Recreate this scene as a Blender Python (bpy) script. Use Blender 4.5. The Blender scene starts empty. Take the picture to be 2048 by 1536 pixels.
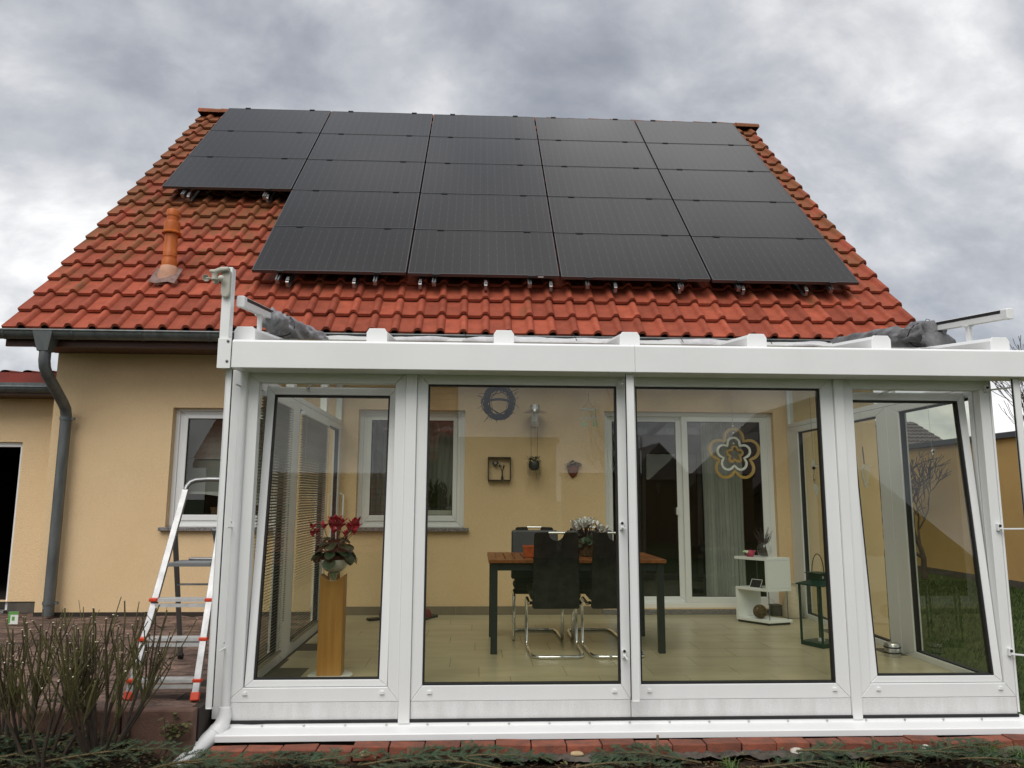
import bpy, bmesh, math, random
from mathutils import Vector, Matrix, noise as mnoise
R = math.radians
rnd = random.Random(7)
S = bpy.context.scene
COL = S.collection

# ---------------------------------------------------------------- camera
CAM = Vector((0.0, -4.2, 1.2))
YAW, PITCH, ROLL, FPX = R(-2.622), R(8.537), R(-0.247), 1508.5
cam = bpy.data.cameras.new('camera'); camo = bpy.data.objects.new('camera', cam); COL.objects.link(camo)
RM = Matrix.Rotation(YAW, 3, 'Z') @ Matrix.Rotation(PITCH, 3, 'X') @ Matrix.Rotation(ROLL, 3, 'Y')
MC = Matrix((RM.col[0], RM.col[2], -RM.col[1])).transposed().to_4x4()
camo.matrix_world = Matrix.Translation(CAM) @ MC
cam.sensor_fit = 'HORIZONTAL'; cam.sensor_width = 36.0; cam.lens = FPX / 2048 * 36
cam.clip_start = 0.05; cam.clip_end = 2000
S.camera = camo
# ---------------------------------------------------------------- render settings
S.render.engine = 'CYCLES'
S.cycles.use_denoising = True
S.cycles.max_bounces = 10; S.cycles.diffuse_bounces = 4; S.cycles.glossy_bounces = 5
S.cycles.transparent_max_bounces = 24; S.cycles.transmission_bounces = 6
S.cycles.sample_clamp_indirect = 6
S.cycles.caustics_reflective = False; S.cycles.caustics_refractive = False
S.view_settings.view_transform = 'Standard'; S.view_settings.look = 'None'
S.view_settings.exposure = 0.5; S.view_settings.gamma = 1.0; S.view_settings.use_curve_mapping = False
# ---------------------------------------------------------------- sky
SKY_LOC = (-0.73, -3.78, -8.61)
SUN_EL, SUN_AZ = R(50), R(198)          # azimuth clockwise from +Y
W = bpy.data.worlds.new('World'); S.world = W; W.use_nodes = True
def world():
    nt = W.node_tree; N = nt.nodes; L = nt.links; N.clear()
    out = N.new('ShaderNodeOutputWorld'); bg = N.new('ShaderNodeBackground'); bg.inputs[1].default_value = 0.1
    L.new(bg.outputs[0], out.inputs[0])
    sky = N.new('ShaderNodeTexSky'); sky.sky_type = 'NISHITA'; sky.sun_disc = False
    sky.sun_elevation = SUN_EL; sky.sun_rotation = SUN_AZ
    tc = N.new('ShaderNodeTexCoord'); sep = N.new('ShaderNodeSeparateXYZ'); L.new(tc.outputs['Generated'], sep.inputs[0])
    def m(op, a, b=None, clamp=False):
        n = N.new('ShaderNodeMath'); n.operation = op; n.use_clamp = clamp
        for i, v in enumerate((a, b)):
            if v is None: continue
            if isinstance(v, (int, float)): n.inputs[i].default_value = v
            else: L.new(v, n.inputs[i])
        return n.outputs[0]
    zz = m('ADD', m('MULTIPLY', m('ABSOLUTE', sep.outputs[2]), 0.9), 0.62)
    cv = N.new('ShaderNodeCombineXYZ')
    L.new(m('DIVIDE', sep.outputs[0], zz), cv.inputs[0]); L.new(m('DIVIDE', sep.outputs[1], zz), cv.inputs[1])
    mp = N.new('ShaderNodeMapping'); L.new(cv.outputs[0], mp.inputs[0])
    mp.inputs['Location'].default_value = SKY_LOC; mp.inputs['Rotation'].default_value = (0, 0, R(-28)); mp.inputs['Scale'].default_value = (1.0, 1.35, 1)
    def noi(sc, det, rough, dist, vec=mp.outputs[0]):
        n = N.new('ShaderNodeTexNoise'); n.inputs['Scale'].default_value = sc; n.inputs['Detail'].default_value = det
        n.inputs['Roughness'].default_value = rough; n.inputs['Distortion'].default_value = dist; L.new(vec, n.inputs['Vector']); return n.outputs[0]
    a = noi(2.3, 4, 0.45, 0.25); b = noi(5.8, 10, 0.58, 0.2)
    v = m('ADD', m('MULTIPLY', a, 0.58), m('MULTIPLY', b, 0.44))
    # brighter towards the horizon band, as thin cloud there lets more light through
    hz = m('MULTIPLY', m('POWER', m('SUBTRACT', 1.0, m('ABSOLUTE', sep.outputs[2])), 4.0), 0.085)
    v = m('ADD', m('ADD', v, hz), 0.014)
    cr = N.new('ShaderNodeValToRGB'); L.new(v, cr.inputs[0]); e = cr.color_ramp.elements
    cols = [(0.36, (0.215, 0.230, 0.265)), (0.45, (0.300, 0.315, 0.350)), (0.53, (0.42, 0.43, 0.455)), (0.61, (0.60, 0.603, 0.612)), (0.70, (0.88, 0.875, 0.865))]
    e[0].position = cols[0][0]; e[0].color = (*cols[0][1], 1); e[1].position = cols[-1][0]; e[1].color = (*cols[-1][1], 1)
    for p, c in cols[1:-1]:
        k = e.new(p); k.color = (*c, 1)
    # the overcast luminance law: the zenith is brighter than the horizon
    zen = N.new('ShaderNodeMapRange'); zen.interpolation_type = 'SMOOTHSTEP'
    zen.inputs['From Min'].default_value = 0.5; zen.inputs['From Max'].default_value = 1.0; zen.inputs['To Min'].default_value = 9.8; zen.inputs['To Max'].default_value = 14.0
    L.new(sep.outputs[2], zen.inputs['Value'])
    sc = N.new('ShaderNodeVectorMath'); sc.operation = 'SCALE'; L.new(cr.outputs[0], sc.inputs[0]); L.new(zen.outputs[0], sc.inputs['Scale'])
    mx = N.new('ShaderNodeMix'); mx.data_type = 'RGBA'; mx.inputs[0].default_value = 0.93
    L.new(sky.outputs[0], mx.inputs[6]); L.new(sc.outputs[0], mx.inputs[7]); L.new(mx.outputs[2], bg.inputs[0])
world()
sun = bpy.data.lights.new('sun', 'SUN'); suno = bpy.data.objects.new('sun', sun); COL.objects.link(suno)
sun.energy = 1.5; sun.angle = R(45); sun.color = (1.0, 0.965, 0.92)
sd = Vector((math.sin(SUN_AZ) * math.cos(SUN_EL), math.cos(SUN_AZ) * math.cos(SUN_EL), math.sin(SUN_EL)))
suno.rotation_euler = sd.to_track_quat('Z', 'Y').to_euler()

# ---------------------------------------------------------------- materials
def mat(name, col, rough=0.5, metal=0.0, var=0.0, vs=4.0, col2=None, bump=0.0, bs=60.0, rndv=0.0, spec=0.5, stretch=None, detail=5.0, grain=0.0, gs=90.0):
    """base colour with noise between col and col2, fine bump, and a little per-object variation"""
    m = bpy.data.materials.new(name); m.use_nodes = True; nt = m.node_tree; N = nt.nodes; L = nt.links
    b = N['Principled BSDF']; b.inputs['Roughness'].default_value = rough; b.inputs['Metallic'].default_value = metal
    b.inputs['Specular IOR Level'].default_value = spec
    geo = N.new('ShaderNodeNewGeometry'); vec = geo.outputs['Position']
    if stretch:
        mp = N.new('ShaderNodeMapping'); mp.inputs['Scale'].default_value = stretch; L.new(vec, mp.inputs[0]); vec = mp.outputs[0]
    c = None
    if var or col2:
        c2 = col2 if col2 else tuple(x * (1 - var) for x in col)
        c1 = col if col2 else tuple(min(1, x * (1 + var)) for x in col)
        n = N.new('ShaderNodeTexNoise'); n.inputs['Scale'].default_value = vs; n.inputs['Detail'].default_value = detail; n.inputs['Roughness'].default_value = 0.6
        L.new(vec, n.inputs['Vector'])
        mr = N.new('ShaderNodeMapRange'); mr.inputs['From Min'].default_value = 0.36; mr.inputs['From Max'].default_value = 0.64; L.new(n.outputs[0], mr.inputs['Value'])
        mx = N.new('ShaderNodeMix'); mx.data_type = 'RGBA'; L.new(mr.outputs[0], mx.inputs[0])
        mx.inputs[6].default_value = (*c2, 1); mx.inputs[7].default_value = (*c1, 1); c = mx.outputs[2]
    if grain:
        n = N.new('ShaderNodeTexNoise'); n.inputs['Scale'].default_value = gs; n.inputs['Detail'].default_value = 3; L.new(geo.outputs['Position'], n.inputs['Vector'])
        mr = N.new('ShaderNodeMapRange'); mr.inputs['From Min'].default_value = 0.3; mr.inputs['From Max'].default_value = 0.7; mr.inputs['To Min'].default_value = 1 - grain; mr.inputs['To Max'].default_value = 1 + grain; L.new(n.outputs[0], mr.inputs['Value'])
        sc = N.new('ShaderNodeVectorMath'); sc.operation = 'SCALE'; L.new(mr.outputs[0], sc.inputs['Scale']); L.new(c, sc.inputs[0]); c = sc.outputs[0]
    if rndv:
        oi = N.new('ShaderNodeObjectInfo'); mr = N.new('ShaderNodeMapRange'); mr.inputs['To Min'].default_value = 1 - rndv; mr.inputs['To Max'].default_value = 1 + rndv
        L.new(oi.outputs['Random'], mr.inputs['Value'])
        sc = N.new('ShaderNodeVectorMath'); sc.operation = 'SCALE'; L.new(mr.outputs[0], sc.inputs['Scale'])
        if c: L.new(c, sc.inputs[0])
        else: sc.inputs[0].default_value = col
        c = sc.outputs[0]
    if c: L.new(c, b.inputs['Base Color'])
    else: b.inputs['Base Color'].default_value = (*col, 1)
    if bump:
        n = N.new('ShaderNodeTexNoise'); n.inputs['Scale'].default_value = bs; n.inputs['Detail'].default_value = 4; L.new(vec, n.inputs['Vector'])
        bp = N.new('ShaderNodeBump'); bp.inputs['Strength'].default_value = bump; bp.inputs['Distance'].default_value = 0.01
        L.new(n.outputs[0], bp.inputs['Height']); L.new(bp.outputs[0], b.inputs['Normal'])
    return m

def glass_mat(name, r0=0.09, tint=(0.95, 0.97, 0.95), rough=0.0):
    """window pane: see-through with a Fresnel reflection, the same from both sides"""
    m = bpy.data.materials.new(name); m.use_nodes = True; nt = m.node_tree; N = nt.nodes; L = nt.links; N.clear()
    out = N.new('ShaderNodeOutputMaterial'); tr = N.new('ShaderNodeBsdfTransparent'); tr.inputs[0].default_value = (*tint, 1)
    gl = N.new('ShaderNodeBsdfGlossy'); gl.inputs['Roughness'].default_value = rough; gl.inputs[0].default_value = (1, 1, 1, 1)
    geo = N.new('ShaderNodeNewGeometry'); d = N.new('ShaderNodeVectorMath'); d.operation = 'DOT_PRODUCT'
    L.new(geo.outputs['Normal'], d.inputs[0]); L.new(geo.outputs['Incoming'], d.inputs[1])
    def mm(op, a, b=None):
        n = N.new('ShaderNodeMath'); n.operation = op
        for i, v in enumerate((a, b)):
            if v is None: continue
            if isinstance(v, (int, float)): n.inputs[i].default_value = v
            else: L.new(v, n.inputs[i])
        return n.outputs[0]
    f = mm('ADD', mm('MULTIPLY', mm('POWER', mm('SUBTRACT', 1.0, mm('ABSOLUTE', d.outputs['Value'])), 5.0), 1 - r0), r0)
    mx = N.new('ShaderNodeMixShader'); L.new(f, mx.inputs[0]); L.new(tr.outputs[0], mx.inputs[1]); L.new(gl.outputs[0], mx.inputs[2]); L.new(mx.outputs[0], out.inputs[0])
    return m

def sheer_mat(name, col, alpha):
    m = bpy.data.materials.new(name); m.use_nodes = True; nt = m.node_tree; N = nt.nodes; L = nt.links
    b = N['Principled BSDF']; b.inputs['Base Color'].default_value = (*col, 1); b.inputs['Roughness'].default_value = 0.9; b.inputs['Alpha'].default_value = alpha
    return m

def tile_mat():
    m = mat('clay_tile', (0.315, 0.073, 0.039), 0.72, var=0.14, vs=9, rndv=0.24, bump=0.4, bs=110, spec=0.22)
    nt = m.node_tree; N = nt.nodes; L = nt.links; b = N['Principled BSDF']
    src = b.inputs['Base Color'].links[0].from_socket
    geo = N.new('ShaderNodeNewGeometry'); sep = N.new('ShaderNodeSeparateXYZ'); L.new(geo.outputs['Position'], sep.inputs[0])
    mp = N.new('ShaderNodeMapping'); mp.inputs['Scale'].default_value = (2.6, 1.0, 1.0); L.new(geo.outputs['Position'], mp.inputs[0])
    n1 = N.new('ShaderNodeTexNoise'); n1.inputs['Scale'].default_value = 1.5; n1.inputs['Detail'].default_value = 9; n1.inputs['Roughness'].default_value = 0.7; L.new(mp.outputs[0], n1.inputs['Vector'])
    # lichen and dirt grow on the older, less washed courses up the slope
    g = N.new('ShaderNodeMapRange'); g.inputs['From Min'].default_value = 2.95; g.inputs['From Max'].default_value = 4.9; g.inputs['To Min'].default_value = -0.16; g.inputs['To Max'].default_value = 0.10; L.new(sep.outputs[2], g.inputs['Value'])
    ad = N.new('ShaderNodeMath'); L.new(n1.outputs[0], ad.inputs[0]); L.new(g.outputs[0], ad.inputs[1])
    oi = N.new('ShaderNodeObjectInfo'); mo = N.new('ShaderNodeMath'); mo.operation = 'MULTIPLY_ADD'; mo.inputs[1].default_value = 0.10; L.new(oi.outputs['Random'], mo.inputs[0]); L.new(ad.outputs[0], mo.inputs[2])
    mr = N.new('ShaderNodeMapRange'); mr.inputs['From Min'].default_value = 0.50; mr.inputs['From Max'].default_value = 0.66; mr.inputs['To Max'].default_value = 0.78; L.new(mo.outputs[0], mr.inputs['Value'])
    mx = N.new('ShaderNodeMix'); mx.data_type = 'RGBA'; mx.inputs[7].default_value = (0.17, 0.075, 0.028, 1); L.new(mr.outputs[0], mx.inputs[0]); L.new(src, mx.inputs[6])
    n2 = N.new('ShaderNodeTexNoise'); n2.inputs['Scale'].default_value = 24; n2.inputs['Detail'].default_value = 6; L.new(geo.outputs['Position'], n2.inputs['Vector'])
    m2 = N.new('ShaderNodeMapRange'); m2.inputs['From Min'].default_value = 0.6; m2.inputs['From Max'].default_value = 0.72; m2.inputs['To Max'].default_value = 0.55; L.new(n2.outputs[0], m2.inputs['Value'])
    ml = N.new('ShaderNodeMath'); ml.operation = 'MULTIPLY'; L.new(m2.outputs[0], ml.inputs[0]); L.new(mr.outputs[0], ml.inputs[1])
    mx2 = N.new('ShaderNodeMix'); mx2.data_type = 'RGBA'; mx2.inputs[7].default_value = (0.10, 0.085, 0.03, 1); L.new(ml.outputs[0], mx2.inputs[0]); L.new(mx.outputs[2], mx2.inputs[6])
    L.new(mx2.outputs[2], b.inputs['Base Color'])
    return m

def solar_mat():
    """black cells under glass: hairline wires across, solder dots, a seam down the middle (object coordinates, metres)"""
    m = mat('solar_glass', (0.012, 0.012, 0.013), 0.12, spec=0.40); nt = m.node_tree; N = nt.nodes; L = nt.links; b = N['Principled BSDF']
    b.inputs['Specular Tint'].default_value = (1.0, 0.86, 0.73, 1)
    tc = N.new('ShaderNodeTexCoord'); sep = N.new('ShaderNodeSeparateXYZ'); L.new(tc.outputs['Object'], sep.inputs[0])
    def mm(op, a, b=None, c=None):
        n = N.new('ShaderNodeMath'); n.operation = op
        for i, v in enumerate((a, b, c)):
            if v is None: continue
            if isinstance(v, (int, float)): n.inputs[i].default_value = v
            else: L.new(v, n.inputs[i])
        return n.outputs[0]
    def line(sock, pitch, w):
        return mm('LESS_THAN', mm('ABSOLUTE', mm('SUBTRACT', mm('FRACT', mm('DIVIDE', sock, pitch)), 0.5)), w / pitch / 2)
    lx = line(sep.outputs[0], 0.1, 0.006); ly = line(sep.outputs[1], 0.168, 0.010); mid = mm('LESS_THAN', mm('ABSOLUTE', sep.outputs[0]), 0.004)
    dots = mm('MULTIPLY', line(sep.outputs[0], 0.1, 0.014), ly)
    f = mm('ADD', mm('MULTIPLY', lx, 0.018), mm('MULTIPLY', dots, 0.035)); f = mm('ADD', f, mm('MULTIPLY', line(sep.outputs[1], 0.084, 0.004), 0.006))
    f = mm('SUBTRACT', f, mm('MULTIPLY', mid, 0.05))
    cm = N.new('ShaderNodeVectorMath'); cm.operation = 'ADD'; cm.inputs[0].default_value = (0.009, 0.009, 0.0088)
    cb = N.new('ShaderNodeCombineXYZ')
    for i in range(3): L.new(f, cb.inputs[i])
    L.new(cb.outputs[0], cm.inputs[1]); L.new(cm.outputs[0], b.inputs['Base Color'])
    return m

def wood_mat(name, c1, c2, stretch, rough=0.5, rndv=0.1):
    return mat(name, c1, rough, col2=c2, vs=3.0, stretch=stretch, rndv=rndv, bump=0.1, bs=8, detail=8)

M = {}
M['stucco'] = mat('cream_stucco', (0.82, 0.610, 0.360), 0.92, col2=(0.775, 0.565, 0.325), vs=0.9, bump=0.9, bs=140, spec=0.2, grain=0.045, gs=90)
M['stucco_y'] = mat('yellow_stucco', (0.62, 0.41, 0.17), 0.92, col2=(0.56, 0.37, 0.15), vs=1.3, bump=0.5, bs=150, spec=0.2)
M['stucco_shade'] = mat('shaded_render', (0.20, 0.14, 0.075), 0.92, var=0.08, vs=1.3, spec=0.2)  # shade of the mirrored walls' unlit side put into the colour
M['stucco_w'] = mat('pale_stucco', (0.58, 0.50, 0.38), 0.92, var=0.06, vs=1.3, spec=0.2)
M['pvc'] = mat('white_pvc', (0.80, 0.81, 0.80), 0.38, col2=(0.782, 0.79, 0.782), vs=1.4, stretch=(5, 5, .8), grain=.012, gs=160)
M['pvc_d'] = mat('white_pvc_dusty', (0.76, 0.765, 0.76), 0.5, col2=(0.67, 0.67, 0.655), vs=3, stretch=(4, 4, 1), grain=.06, gs=110)
M['alu'] = mat('white_aluminium', (0.83, 0.84, 0.83), 0.36, col2=(0.79, 0.80, 0.79), vs=2)
M['gasket'] = mat('black_rubber', (0.012, 0.012, 0.013), 0.6)
M['glass'] = glass_mat('window_glass', 0.072, (0.825, 0.84, 0.755))
M['glass_roof'] = glass_mat('roof_glass', 0.10, (0.92, 0.94, 0.92))
M['glass_thin'] = glass_mat('thin_glass', 0.06, (0.93, 0.95, 0.94))
M['tile'] = tile_mat()
M['solar'] = solar_mat()
M['black_alu'] = mat('black_anodised', (0.014, 0.014, 0.015), 0.42, 0.3)
M['edge_alu'] = mat('dark_panel_frame', (0.10, 0.10, 0.10), 0.33, 0.7)
M['hook'] = mat('dull_steel', (0.30, 0.30, 0.30), 0.42, 1.0)
M['steel'] = mat('stainless_steel', (0.62, 0.62, 0.61), 0.28, 1.0, var=0.1)
M['chrome'] = mat('chrome', (0.80, 0.80, 0.80), 0.08, 1.0)
M['zinc'] = mat('weathered_zinc', (0.16, 0.175, 0.175), 0.46, 0.5, col2=(0.11, 0.122, 0.124), vs=5, stretch=(3, 3, .7))
M['soffit'] = wood_mat('dark_brown_wood', (0.085, 0.028, 0.013), (0.045, 0.014, 0.007), (0.6, 12, 12), 0.5)
M['fascia'] = mat('red_fascia', (0.24, 0.028, 0.014), 0.45, var=0.12, vs=6)
M['pipe'] = mat('orange_pipe', (0.50, 0.125, 0.014), 0.42, col2=(0.40, 0.09, 0.012), vs=6, spec=0.3)
M['pipe_base'] = mat('faded_pipe_base', (0.46, 0.24, 0.15), 0.65, var=0.12, vs=9)
M['lead'] = mat('lead_flashing', (0.20, 0.125, 0.105), 0.6, 0.2, var=0.25, vs=14)
M['granite'] = mat('speckled_granite', (0.30, 0.28, 0.27), 0.5, col2=(0.06, 0.055, 0.055), vs=110, detail=2)
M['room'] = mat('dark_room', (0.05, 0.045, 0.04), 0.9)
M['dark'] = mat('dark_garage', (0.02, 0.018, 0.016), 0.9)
M['floor'] = mat('beige_floor_tile', (0.50, 0.435, 0.285), 0.30, col2=(0.42, 0.36, 0.225), vs=2.2, rndv=0.07, stretch=(1, 3, 1))
M['grout'] = mat('grout', (0.10, 0.085, 0.06), 0.9)
M['skirt'] = mat('skirting_tile', (0.20, 0.165, 0.115), 0.4, var=0.08, rndv=0.05)
M['paver'] = mat('slate_paver', (0.20, 0.130, 0.100), 0.75, col2=(0.070, 0.047, 0.040), vs=5.0, rndv=0.36, bump=1.0, bs=15, stretch=(0.8, 3.2, 1), grain=.25, gs=60, spec=0.35)
M['joint'] = mat('joint_sand', (0.035, 0.026, 0.02), 0.95)
M['kerb'] = mat('kerb_stone', (0.17, 0.095, 0.068), 0.8, col2=(0.10, 0.052, 0.038), vs=4, bump=0.3, bs=90)
M['brick'] = mat('red_brick', (0.27, 0.078, 0.042), 0.9, col2=(0.15, 0.056, 0.036), vs=11, rndv=0.2, bump=0.5, bs=90)
M['soil'] = mat('garden_soil', (0.050, 0.034, 0.022), 0.95, col2=(0.018, 0.013, 0.009), vs=26, bump=1.0, bs=60, spec=0.15)
M['lawn'] = mat('lawn_grass', (0.050, 0.075, 0.016), 0.9, col2=(0.028, 0.045, 0.010), vs=3, bump=0.6, bs=120, spec=0.2)
M['cloth_bed'] = mat('bed_fabric', (0.115, 0.098, 0.080), 0.95, col2=(0.045, 0.036, 0.028), vs=13, bump=0.5, bs=70)
M['grass'] = mat('grass_blade', (0.10, 0.17, 0.03), 0.6, col2=(0.05, 0.10, 0.02), vs=20)
M['needle'] = mat('fir_needle', (0.060, 0.105, 0.058), 0.75, col2=(0.026, 0.055, 0.030), vs=16, rndv=0.15, spec=0.2)
M['twig'] = mat('fir_twig', (0.13, 0.085, 0.035), 0.8, var=0.2)
M['stem'] = mat('shrub_stem', (0.105, 0.098, 0.028), 0.75, col2=(0.050, 0.034, 0.017), vs=7)
M['stem_old'] = mat('old_wood', (0.045, 0.030, 0.020), 0.85, var=0.3, vs=15)
M['cut'] = mat('cut_wood', (0.62, 0.55, 0.40), 0.8)
M['leaf'] = mat('small_leaf', (0.11, 0.135, 0.035), 0.6, col2=(0.09, 0.07, 0.03), vs=9)
M['dry'] = mat('dry_leaf', (0.17, 0.10, 0.045), 0.8, col2=(0.07, 0.04, 0.02), vs=14)
M['bark'] = mat('bare_bark', (0.055, 0.042, 0.032), 0.85, var=0.25, vs=9)
M['stake'] = mat('stake_wood', (0.17, 0.115, 0.07), 0.85, var=0.3, vs=20)
M['stone'] = mat('pale_pebble', (0.62, 0.58, 0.52), 0.7, col2=(0.40, 0.34, 0.28), vs=20)
M['stone_y'] = mat('yellow_pebble', (0.48, 0.35, 0.19), 0.7, var=0.15, vs=20)
M['ladder'] = mat('ladder_aluminium', (0.34, 0.34, 0.34), 0.42, 0.85, var=0.15, vs=12)
M['step'] = mat('step_aluminium', (0.60, 0.60, 0.59), 0.45, 0.35, var=0.12, vs=14)
M['blade'] = mat('lawn_blade', (0.050, 0.078, 0.022), 0.8, col2=(0.030, 0.046, 0.014), vs=9, spec=0.15)
M['ladder_g'] = mat('ladder_grey', (0.20, 0.21, 0.21), 0.5, 0.4)
M['red'] = mat('red_plastic', (0.62, 0.055, 0.018), 0.4)
M['grey_cloth'] = mat('grey_cover_cloth', (0.20, 0.20, 0.205), 0.8, col2=(0.10, 0.10, 0.105), vs=9, bump=0.4, bs=55)
M['pale_cloth'] = mat('pale_cover_cloth', (0.60, 0.59, 0.60), 0.8, col2=(0.44, 0.43, 0.44), vs=10, bump=0.4, bs=40)
M['sensor'] = mat('beige_plastic', (0.47, 0.455, 0.385), 0.45, var=0.05)
M['teak'] = wood_mat('oiled_teak', (0.30, 0.105, 0.030), (0.19, 0.062, 0.018), (9, 1.0, 9), 0.38)
M['oak'] = wood_mat('oak_column', (0.42, 0.22, 0.060), (0.34, 0.165, 0.042), (9, 9, 0.8), 0.4)
M['anthracite'] = mat('anthracite_metal', (0.020, 0.024, 0.025), 0.45, 0.2)
M['black_fabric'] = mat('black_upholstery', (0.009, 0.0085, 0.008), 0.8, col2=(0.022, 0.020, 0.018), vs=14, spec=0.25, bump=0.5, bs=22)
M['grey_leather'] = mat('grey_upholstery', (0.050, 0.053, 0.058), 0.5, var=0.12, vs=9)
M['white_gloss'] = mat('white_lacquer', (0.78, 0.80, 0.77), 0.3)
M['ceramic'] = mat('white_ceramic', (0.74, 0.74, 0.70), 0.25, var=0.03, vs=8)
M['cream_cer'] = mat('cream_ceramic', (0.58, 0.50, 0.36), 0.5, var=0.08, vs=20, stretch=(1, 1, 5))
M['red_petal'] = mat('red_petal', (0.56, 0.010, 0.055), 0.6, col2=(0.40, 0.006, 0.030), vs=30)
M['white_petal'] = mat('white_petal', (0.80, 0.79, 0.76), 0.6, var=0.05)
M['cyc_leaf'] = mat('cyclamen_leaf', (0.035, 0.065, 0.030), 0.5, col2=(0.018, 0.038, 0.018), vs=30)
M['stalk'] = mat('dark_stalk', (0.07, 0.022, 0.016), 0.6)
M['wicker'] = mat('wicker', (0.17, 0.105, 0.045), 0.8, col2=(0.055, 0.032, 0.014), vs=45)
M['vine'] = mat('vine_wreath', (0.012, 0.012, 0.018), 0.85, var=0.3, vs=20)
M['orange_pot'] = mat('orange_clay', (0.50, 0.11, 0.028), 0.6, var=0.15, vs=30)
M['terra'] = mat('terracotta', (0.21, 0.062, 0.030), 0.75, var=0.1, vs=15)
M['dk_pot'] = mat('dark_pot', (0.035, 0.042, 0.045), 0.5)
M['green_metal'] = mat('dark_green_metal', (0.008, 0.040, 0.028), 0.42, 0.2)
M['pink'] = mat('pink_ceramic', (0.42, 0.045, 0.10), 0.35)
M['slipper'] = mat('dark_red_slipper', (0.13, 0.012, 0.016), 0.6)
M['blackp'] = mat('black_plastic', (0.015, 0.015, 0.016), 0.35)
M['gold'] = mat('gilded_wood', (0.42, 0.27, 0.075), 0.5, var=0.12, vs=12)
M['silver'] = mat('white_painted_wood', (0.70, 0.71, 0.68), 0.5)
M['mint'] = mat('mint_wood', (0.52, 0.66, 0.42), 0.6)
M['wire'] = mat('dark_wire', (0.02, 0.02, 0.02), 0.5)
M['thread'] = mat('pale_thread', (0.45, 0.44, 0.42), 0.7)
M['curtain'] = mat('white_curtain', (0.46, 0.49, 0.52), 0.9, var=0.06)
M['sheer'] = sheer_mat('sheer_net', (0.50, 0.54, 0.57), 0.5)
M['sheer2'] = sheer_mat('sheer_net_dark', (0.50, 0.53, 0.54), 0.6)
M['slat'] = mat('blind_slat', (0.36, 0.345, 0.285), 0.4, 0.2, rndv=0.08)
M['slate_roof'] = mat('grey_roof_tile', (0.13, 0.105, 0.105), 0.55, col2=(0.09, 0.072, 0.075), vs=4, rndv=0.1)
M['brown_roof'] = mat('brown_roof_tile', (0.055, 0.028, 0.022), 0.7, var=0.2, vs=5)
M['coping'] = mat('dark_coping', (0.055, 0.058, 0.065), 0.4, 0.3)
M['paper'] = mat('white_card', (0.72, 0.75, 0.70), 0.6)
M['green_card'] = mat('green_card', (0.10, 0.30, 0.06), 0.6)
M['plinth'] = mat('grey_plinth', (0.10, 0.085, 0.07), 0.9, var=0.2, vs=8)
M['hedge'] = mat('hedge_leaf', (0.05, 0.075, 0.03), 0.7, col2=(0.025, 0.04, 0.016), vs=5)
M['skyl'] = mat('skylight_glass', (0.30, 0.36, 0.40), 0.08, spec=0.9)

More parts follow.
